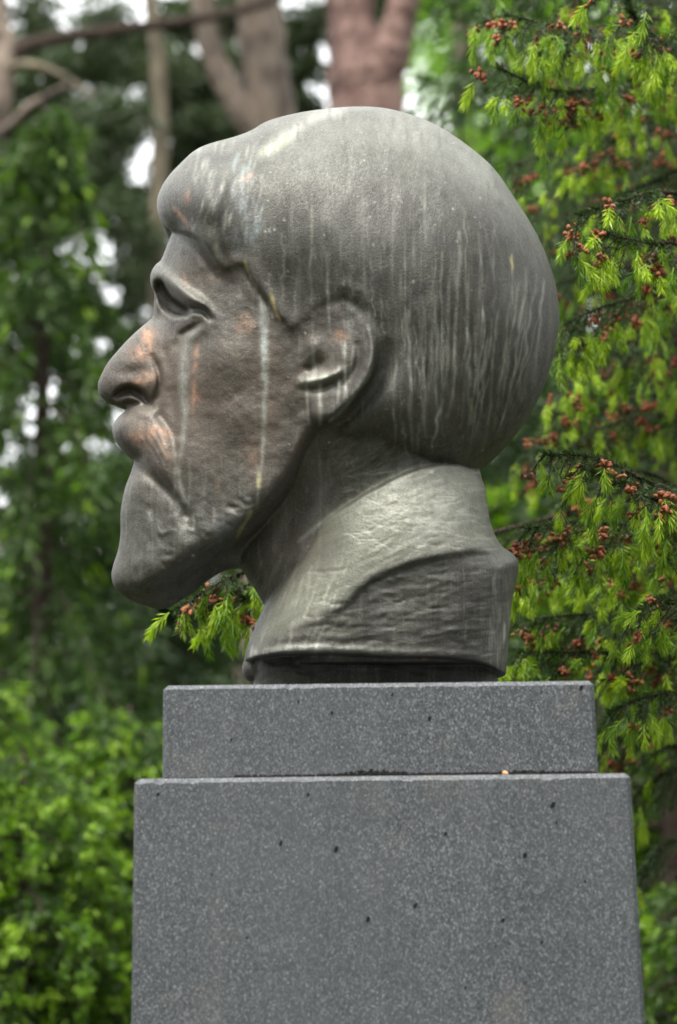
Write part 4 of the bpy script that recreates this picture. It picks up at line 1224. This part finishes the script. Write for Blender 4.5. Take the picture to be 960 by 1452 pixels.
    trunk_part(p, [P(-10, 100, 6.6), P(40, 90, 6.5), P(85, 105, 6.5), P(120, 130, 6.5), P(160, 150, 6.5), P(210, 180, 6.5)], (.022, .02, .018, .014, .012, .008), M_GBARK, 'limb', 8)
    trunk_part(p, [P(-10, 200, 6.6), P(15, 180, 6.5), P(45, 148, 6.4), P(95, 120, 6.4)], (.03, .025, .02, .012), M_PBARK, 'limb', 8)
    r = np.random.default_rng(77)
    # pine needle clumps between the trunks, with sky between them
    cs, rs = [], []
    for (px, py) in [(40, 15), (95, 95), (150, 20), (150, 100), (60, 140), (120, 165), (180, 160), (20, 230), (70, 260), (120, 290), (170, 300), (140, 230), (90, 215), (195, 330), (150, 350), (60, 320), (20, 330)]:
        q = P(px + r.uniform(-15, 15), py + r.uniform(-12, 12), r.uniform(6.3, 8.3)); cs.append(q); rs.append(r.uniform(.12, .22))
    gaps = [(185, 235, 30), (100, 25, 34), (20, 40, 26), (262, 45, 18), (15, 390, 20), (125, 345, 20), (75, 345, 14), (165, 410, 24), (160, 455, 26), (60, 410, 18), (35, 480, 16), (205, 150, 10), (130, 145, 10), (140, 305, 10), (130, 500, 16), (90, 300, 8)]
    open_sky = lambda px, py, rad: any((px - gx) ** 2 + (py - gy) ** 2 < (gr * .62 + rad * 150) ** 2 for gx, gy, gr in gaps)
    keep = [i for i, q in enumerate(cs) if not open_sky(*_px(q), rs[i] * .6)]
    cs, rs = [cs[i] for i in keep], [rs[i] for i in keep]
    while len(cs) < 140:
        px, py, rad = r.uniform(-40, 235), r.uniform(40, 520), r.uniform(.05, .2)
        if open_sky(px, py, rad): continue
        cs.append(P(px, py, r.uniform(8, 10.5))); rs.append(rad)
    for k in range(50):
        cs.append(P(r.uniform(-20, 190), r.uniform(400, 720), r.uniform(8.5, 10.5))); rs.append(r.uniform(.06, .12))
    for k in range(60):
        cs.append(P(r.uniform(-20, 225), r.uniform(60, 520), r.uniform(8, 10.5))); rs.append(r.uniform(.04, .085))
    clump_crown(p, cs, rs, 52000, (.06, .024), M_PINE, 204)
    q_ = empty('shadowed_pine', base_at(300, 9.0)); tag(q_, 'dark needled pine crown hanging between the slender trunk and the forked pine', 'tree')
    trunk_part(q_, [(at(330, 900, 9).x, 9, -.1), P(325, 400, 9), P(320, 100, 9), P(315, -300, 9)], (.08, .07, .05, .03), M_GBARK, sides=8)
    cs, rs = [], []
    for (px, py) in [(260, 90), (280, 130), (250, 160), (290, 190), (320, 160), (265, 230), (300, 240), (250, 280), (245, 120), (340, 250), (330, 210), (420, 100), (440, 30), (430, 160), (260, 20), (445, 190), (255, 320), (200, 400), (240, 400), (410, 60), (328, 120), (326, 78), (330, 30), (534, 34), (545, 8), (532, -20)]:
        q = P(px + r.uniform(-10, 10), py + r.uniform(-10, 10), r.uniform(8.6, 9.6)); cs.append(q); rs.append(r.uniform(.13, .21))
    clump_crown(q_, cs, rs, 12000, (.085, .032), M_PINE, 205)
    b = empty('lime_green_tree', base_at(650, 13)); tag(b, 'bright lime green broadleaf tree far behind, right of the red pine', 'tree')
    trunk_part(b, [(at(660, 900, 13).x, 13, -.1), P(660, 300, 13), P(655, -100, 13)], (.16, .12, .05), M_GBARK, sides=8)
    cs, rs = [], []
    for i in range(34):
        px, py = r.uniform(560, 860), r.uniform(-60, 330)
        cs.append(P(px, py, r.uniform(12.3, 14))); rs.append(r.uniform(.25, .5))
    clump_crown(b, cs, rs, 9000, (.10, .06), M_LIME, 206)

def clearing():
    # the wood goes on unseen behind the photographer, added to block low sky light
    for i in range(18):
        a = math.radians(-212 + i * 244 / 17 + (5 if i % 2 else 0))
        d = 7.6 + 1.0 * math.sin(i * 2.1)
        loc = (d * math.cos(a), -2 + d * math.sin(a), 0.0)
        if i == 0:
            rim = conifer('unseen_spruce', 'unseen tall spruce added round the clearing to block low sky light', loc, 7.5, 1.9, 60, 500, M_DARK, (0.24, 0.07), 0.2, 0.5, 0.1, 16, 12, None, 0, 0.6, 0.8, 'unseen spruces round the clearing')
        else:
            copy_tree(rim, loc, i * 1.9, 1 + .12 * math.sin(i * 1.7), rim['label'])
woods()
clearing()
# ------------------------------------------------------------------ the near spruce with fresh shoots and red pollen cones
def shoot_variants():
    out = []
    for s in range(7):
        r = np.random.default_rng(300 + s)
        Ls = r.uniform(0.024, 0.040)
        n = int(r.uniform(36, 48))
        t = np.sqrt(np.linspace(0.02, 1, n))
        bend = r.uniform(0.1, 0.45)
        P = np.stack([t * Ls, 0 * t, -bend * Ls * t ** 2], -1)
        tan = nrm(np.stack([1 + 0 * t, 0 * t, -2 * bend * t], -1))
        ph = np.arange(n) * 2.4 + r.uniform(-.3, .3, n)
        rad = np.stack([0 * t, np.cos(ph), np.sin(ph)], -1)
        open_ = 0.95 - 0.55 * t + r.uniform(-.08, .08, n)
        d = tan + rad * open_[:, None] + np.array([0, 0, -.22])
        V, F = blades(P, d, r.uniform(.014, .021, n), 0.0019, r, 0.55)
        tb, tf = tubes(P[None, ::6], np.full((1, len(P[::6])), .0011), 4)
        me = mesh_np('shoot', np.concatenate([V, tb]), np.concatenate([F, tf + len(V)]), M_SHOOT, False)
        base = 0.05 + 0.95 * s / 6
        set_tint(me, np.r_[np.repeat(np.clip(base + r.normal(size=n) * .12, 0, 1), 4), np.full(len(tb), .5)])
        out.append(me)
    return out

def cone_variants():
    out = []
    for s in range(6):
        r = np.random.default_rng(400 + s)
        Vs, Fs, off = [], [], 0
        n = int(r.integers(6, 12))
        for c in range(n):
            d = nrm(np.array([r.uniform(.2, 1), r.normal() * .7, r.normal() * .7]))
            L, W = r.uniform(.0065, .0105), r.uniform(.0022, .0031)
            a = nrm(np.cross(d, [.3, .5, .8])); b = np.cross(d, a)
            o = r.normal(size=3) * .0028 + np.array([r.uniform(-.009, .007), 0, 0])
            k, m = 5, 6
            tt = np.linspace(0, 1, k); rr = W * np.sin(np.pi * (0.12 + 0.85 * tt)) ** .7
            ph = np.arange(m) / m * 2 * np.pi
            ring = o + d * (tt * L)[:, None, None] + (a * np.cos(ph)[:, None] + b * np.sin(ph)[:, None])[None] * (rr[:, None] * (1 + .16 * np.sin(np.arange(k)[:, None] * 2.6 + np.arange(m)[None] * 2.7)))[..., None]
            idx = np.arange(k * m).reshape(k, m); nx = np.roll(idx, -1, 1)
            Vs.append(ring.reshape(-1, 3)); Fs.append(np.stack([idx[:-1], nx[:-1], nx[1:], idx[1:]], -1).reshape(-1, 4) + off)
            Fs.append(np.array([[off + (k - 1) * m + q for q in (0, 1, 3, 4)]])); off += k * m
        out.append(mesh_np('pollen_cones', np.concatenate(Vs), np.concatenate(Fs), M_CONE))
    return out

def near_spruce():
    r = np.random.default_rng(909)
    root = empty('coned_spruce', (1.55, 1.3, 0.0))
    tag(root, 'spruce with pale fresh shoots and clusters of red brown pollen cones beside the bronze head', 'tree')
    trunk_part(root, [(1.55, 1.3, -.1), (1.56, 1.3, 2), (1.55, 1.3, 4.2), (1.55, 1.3, 6)], (.10, .085, .05, .02), M_TWIG, sides=10)
    SH, CN = shoot_variants(), cone_variants()
    # limbs: points (px, py, depth), shoot share, cone share, spread
    LIMBS = [
        ([(1080, -60, .95), (930, -20, .75), (820, -10, .62), (700, -25, .55)], .8, .5, 1.0),
        ([(1080, 20, .9), (930, 25, .7), (820, 40, .36), (715, 20, .3)], .8, .6, 1.0),
        ([(1090, 120, .9), (930, 110, .75), (800, 130, .38), (705, 95, .3)], .75, .7, 1.0),
        ([(1090, 130, 1.1), (960, 70, .4), (905, 30, .22), (890, 0, .2)], .95, .5, .9),
        ([(1090, 230, 1.3), (930, 190, 1.2), (820, 210, 1.1), (720, 235, 1.0)], .25, .35, 1.2),
        ([(1090, 260, 1.5), (950, 230, 1.4), (850, 250, 1.3), (740, 290, 1.2)], .15, .2, 1.3),
        ([(1090, 330, .7), (960, 275, .26), (880, 285, .18), (820, 305, .15)], 1.0, .6, .85),
        ([(1090, 420, .7), (980, 350, .24), (920, 345, .17), (855, 330, .13)], 1.0, .65, .85),
        ([(1090, 460, .8), (960, 420, .6), (870, 430, .5), (800, 460, .45)], .8, .5, .95),
        ([(1090, 520, 1.2), (940, 480, 1.0), (850, 500, .9), (790, 545, .85)], .5, .4, 1.1),
        ([(1090, 600, 1.4), (940, 560, 1.2), (840, 580, 1.0), (775, 590, .95)], .45, .4, 1.1),
        ([(1090, 640, 1.3), (960, 590, 1.1), (870, 600, 1.0), (800, 640, .9)], .5, .4, 1.1),
        ([(1090, 720, .7), (940, 690, .26), (850, 650, .17), (770, 645, .14)], 1.0, .7, .85),
        ([(1090, 760, .7), (960, 720, .25), (890, 690, .2), (830, 665, .16)], 1.0, .65, .85),
        ([(1090, 820, .7), (950, 760, .36), (840, 740, .30), (745, 750, .26)], .85, .65, 1.0),
        ([(1090, 860, .8), (960, 820, .55), (860, 800, .48), (750, 800, .45)], .8, .6, 1.05),
        ([(1090, 900, .8), (960, 880, .6), (850, 870, .55), (740, 880, .5)], .75, .6, 1.1),
        ([(1090, 900, .6), (985, 860, .25), (935, 850, .2), (900, 870, .18)], 1.0, .5, .85),
        ([(1090, 960, .8), (960, 930, .6), (850, 925, .5), (735, 925, .47)], .7, .5, 1.0),
        ([(1090, 1010, .7), (970, 985, .46), (910, 990, .40), (865, 1010, .38)], .9, .6, .8),
        ([(1090, 1120, 1.2), (980, 1090, 1.0), (920, 1110, .95), (880, 1160, .9)], .3, .2, .9),
        ([(1090, 1230, 1.4), (990, 1190, 1.2), (940, 1200, 1.1), (905, 1240, 1.1)], .3, .15, .9),
        ([(960, 700, .9), (760, 740, .8), (560, 790, .62), (420, 790, .45), (340, 812, .36), (250, 862, .30)], 1.2, .9, .75),
        ([(960, 760, .9), (760, 800, .8), (560, 820, .7), (430, 810, .5), (355, 828, .40), (295, 862, .34)], 1.2, .8, .75),
        ([(960, 740, .9), (760, 780, .8), (560, 800, .7), (440, 820, .55), (385, 835, .42), (345, 850, .38)], 1.1, .6, .6),
    ]
    rl = np.random.default_rng(41)
    for k in range(16):                                        # boughs deeper in the crown
        x, y, dp = rl.uniform(700, 880), (k + rl.random()) / 16 * 1150 - 20, rl.uniform(.75, 1.5)
        LIMBS.append(([(1100, y + rl.uniform(0, 60), dp + .2), (x + 120, y - 20, dp + .05), (x + 50, y - 5, dp), (x, y + rl.uniform(10, 50), dp - .05)], .38, .4, 1.35))
    allS, allC = [], []
    for li, (pts, ps, pc, spread) in enumerate(LIMBS):
        world = [tuple(at(*p)) for p in pts]
        world.insert(0, (1.52, 1.28, min(world[0][2] + .12, 5.2)))      # every bough leaves the trunk
        Pw = spline(world, 16)
        n = len(Pw)
        seg = np.r_[0, np.cumsum(np.linalg.norm(np.diff(Pw, axis=0), axis=1))]
        total = seg[-1]
        pathm = [(Pw, np.linspace(.006, .0018, n))]
        needles_b, needles_d = [], []
        twp, twr = [], []
        tipsL = []
        k = int(total / 0.0165)
        for q in range(k):
            s = total * (0.10 + 0.90 * ((q + r.random() * .6) / k) ** .8)
            i = min(np.searchsorted(seg, s), n - 1)
            p0 = Pw[i]; tan = nrm(Pw[i] - Pw[max(i - 2, 0)])
            lat = nrm(np.cross(tan, [0, 0, 1.0])) * (1 if q % 2 else -1)
            L = spread * r.uniform(.04, .115) * (1.15 - .55 * s / total)
            d = nrm(tan * r.uniform(.35, 1.0) + lat * r.uniform(.1, .8) + np.array([0, 0, -1.0]) * r.uniform(.0, .9) + r.normal(size=3) * .15)
            tt = np.linspace(0, 1, 7)
            tw = p0 + d * (L * tt)[:, None] + np.array([0, 0, -1.0]) * (L * .35 * tt ** 2)[:, None]
            twp.append(tw); twr.append(np.linspace(.0016, .0009, 7))
            kids = [(tw, L)]
            if L > .055:
                for z in range(int(r.integers(1, 4))):
                    j = int(r.integers(2, 6)); L2 = L * r.uniform(.3, .6)
                    d2 = nrm(d + nrm(np.cross(d, r.normal(size=3))) * r.uniform(.5, 1.1) + np.array([0, 0, -.3]))
                    t2 = tw[j] + d2 * (L2 * tt)[:, None] + np.array([0, 0, -1.0]) * (L2 * .3 * tt ** 2)[:, None]
                    twp.append(t2); twr.append(np.linspace(.0012, .0008, 7)); kids.append((t2, L2))
            for (tw_, L_) in kids:
                m = int(L_ / .0007)
                u = r.random(m) * 6
                a = np.floor(u).astype(int); f = (u - a)[:, None]
                b_ = tw_[a] * (1 - f) + tw_[a + 1] * f
                tg = nrm(tw_[a + 1] - tw_[a])
                needles_b.append(b_)
                rad = nrm(np.cross(tg, r.normal(size=(m, 3))))
                needles_d.append(tg * r.uniform(.4, 1.0, (m, 1)) + rad * .75)
                end = tw_[-1]; ed = nrm(tw_[-1] - tw_[-3])
                tipsL.append((end, ed, s / total))
                if L_ > .05: tipsL.append((tw_[4], nrm(ed + nrm(np.cross(ed, r.normal(size=3))) * .9), s / total))
        m = int(total / .0010)
        u = r.uniform(.1, .999, m) * (n - 1)
        a = u.astype(int); f = (u - a)[:, None]
        needles_b.append(Pw[a] * (1 - f) + Pw[a + 1] * f); tg = nrm(Pw[a + 1] - Pw[a])
        needles_d.append(tg * .6 + nrm(np.cross(tg, r.normal(size=(m, 3)))) * .8)
        nb_, nd_ = np.concatenate(needles_b), np.concatenate(needles_d)
        v = (nb_ - np.array(CAM_LOC)) @ _R                        # the needles are thinned where head, pedestal or frame hide them
        qx, qy = 480 + FPX * v[:, 0] / -v[:, 2], 726 - FPX * v[:, 1] / -v[:, 2]
        seen = (qx > -20) & (qx < 985) & (qy > -30) & (qy < 1470) & ~((qx > 385) & (qx < 675) & (qy > 200)) & ~((qy > 985) & (qx < 835))
        kp = seen | (r.random(len(nb_)) < .15)
        nb_, nd_ = nb_[kp], nd_[kp]
        V, F = blades(nb_, nd_, r.uniform(.009, .0155, len(nb_)), .0013, r)
        tv, tf = tubes(np.array(twp)[:, ::2], np.array(twr)[:, ::2], 3)
        bv, bf = tubes(pathm[0][0][None], pathm[0][1][None], 6)
        wood = mesh_np('bough', np.concatenate([bv, tv]), np.concatenate([bf, tf + len(bv)]), M_TWIG)
        bough = link('bough', wood, root)
        me = mesh_np('old_needles', V, F, M_OLD, False)
        set_tint(me, np.repeat(np.clip(r.random(len(nb_)) * .7 + .15 * (li % 3), 0, 1), 4))
        o = link('old_needles', me, bough); o['kind'] = 'stuff'
        for (e, d, s) in tipsL:
            if r.random() < ps * .66 * (.3 + .7 * s):
                for z in range(1 + (r.random() < .45)):
                    allS.append((e, nrm(d + r.normal(size=3) * (.4 + .3 * z) + np.array([0, 0, -.15 - .45 * r.random()])), bough))
            if r.random() < pc * .36:
                allC.append((e - d * r.uniform(.0, .012), nrm(d + r.normal(size=3) * .4), bough))
    # the 300 shoots and cone clusters that show largest are objects of their own; the rest is joined
    cl = np.array(CAM_LOC)
    def inview(p):
        v = _R.T @ (np.array(p) - cl)
        px, py = 480 + FPX * v[0] / -v[2], 726 - FPX * v[1] / -v[2]
        hidden = (py > 960 and px < 850) or (370 < px < 690 and py > 160) or ((px - 570) ** 2 + (py - 400) ** 2 < 205 ** 2) or (px < 700 and py > 640 and px > 380)
        return 0 if (px > 960 or px < 0 or py < 0 or py > 1452 or hidden) else 1
    def place(lst, variants, name, lo, hi):
        lst.sort(key=lambda e: (-inview(e[0]), e[0][1]))
        rest = {}
        for i, (p, d, bough) in enumerate(lst):
            d = Vector(d)
            q = d.to_track_quat('X', 'Z') @ Quaternion((1, 0, 0), r.uniform(-.5, .5))
            M = Matrix.LocRotScale(Vector(p), q, Vector.Fill(3, r.uniform(lo, hi)))
            me = variants[int(r.integers(len(variants)))]
            if i < 300:
                o = bpy.data.objects.new(name, me); COL.objects.link(o)
                o.parent = bough
                o.matrix_parent_inverse = Matrix.Identity(4)
                o.matrix_local = Matrix.Translation(-Vector(root.location)) @ M if False else M
            else:
                rest.setdefault(me.name, []).append(np.array(M))
        return rest
    allS = [s_ for s_ in allS if inview(s_[0]) or r.random() < .25]
    allC = [s_ for s_ in allC if inview(s_[0]) or r.random() < .1]
    print('shoots', len(allS), sum(inview(s[0]) for s in allS), 'cones', len(allC), sum(inview(s[0]) for s in allC))
    for lst, variants, name, lo, hi, joined in ((allS, SH, 'shoot', .85, 1.3, 'further_shoots'), (allC, CN, 'pollen_cones', 1.0, 1.45, 'further_pollen_cones')):
        rest = place(lst, variants, name, lo, hi)
        if not rest: continue
        Vs, Fs, Ts, off = [], [], [], 0
        for me in variants:
            nv = len(me.vertices); v = np.empty(nv * 3, np.float32); me.vertices.foreach_get('co', v); v = v.reshape(-1, 3)
            f = np.empty(len(me.loops), np.int32); me.loops.foreach_get('vertex_index', f); f = f.reshape(-1, 4)
            tn = np.zeros(nv, np.float32)
            if 'tint' in me.attributes: me.attributes['tint'].data.foreach_get('value', tn)
            for M in rest.get(me.name, []):
                Vs.append(v @ M[:3, :3].T + M[:3, 3]); Fs.append(f + off); Ts.append(tn); off += nv
        me = mesh_np(joined, np.concatenate(Vs), np.concatenate(Fs), variants[0].materials[0], joined != 'further_shoots')
        set_tint(me, np.concatenate(Ts))
        link(joined, me, root)['kind'] = 'stuff'
near_spruce()
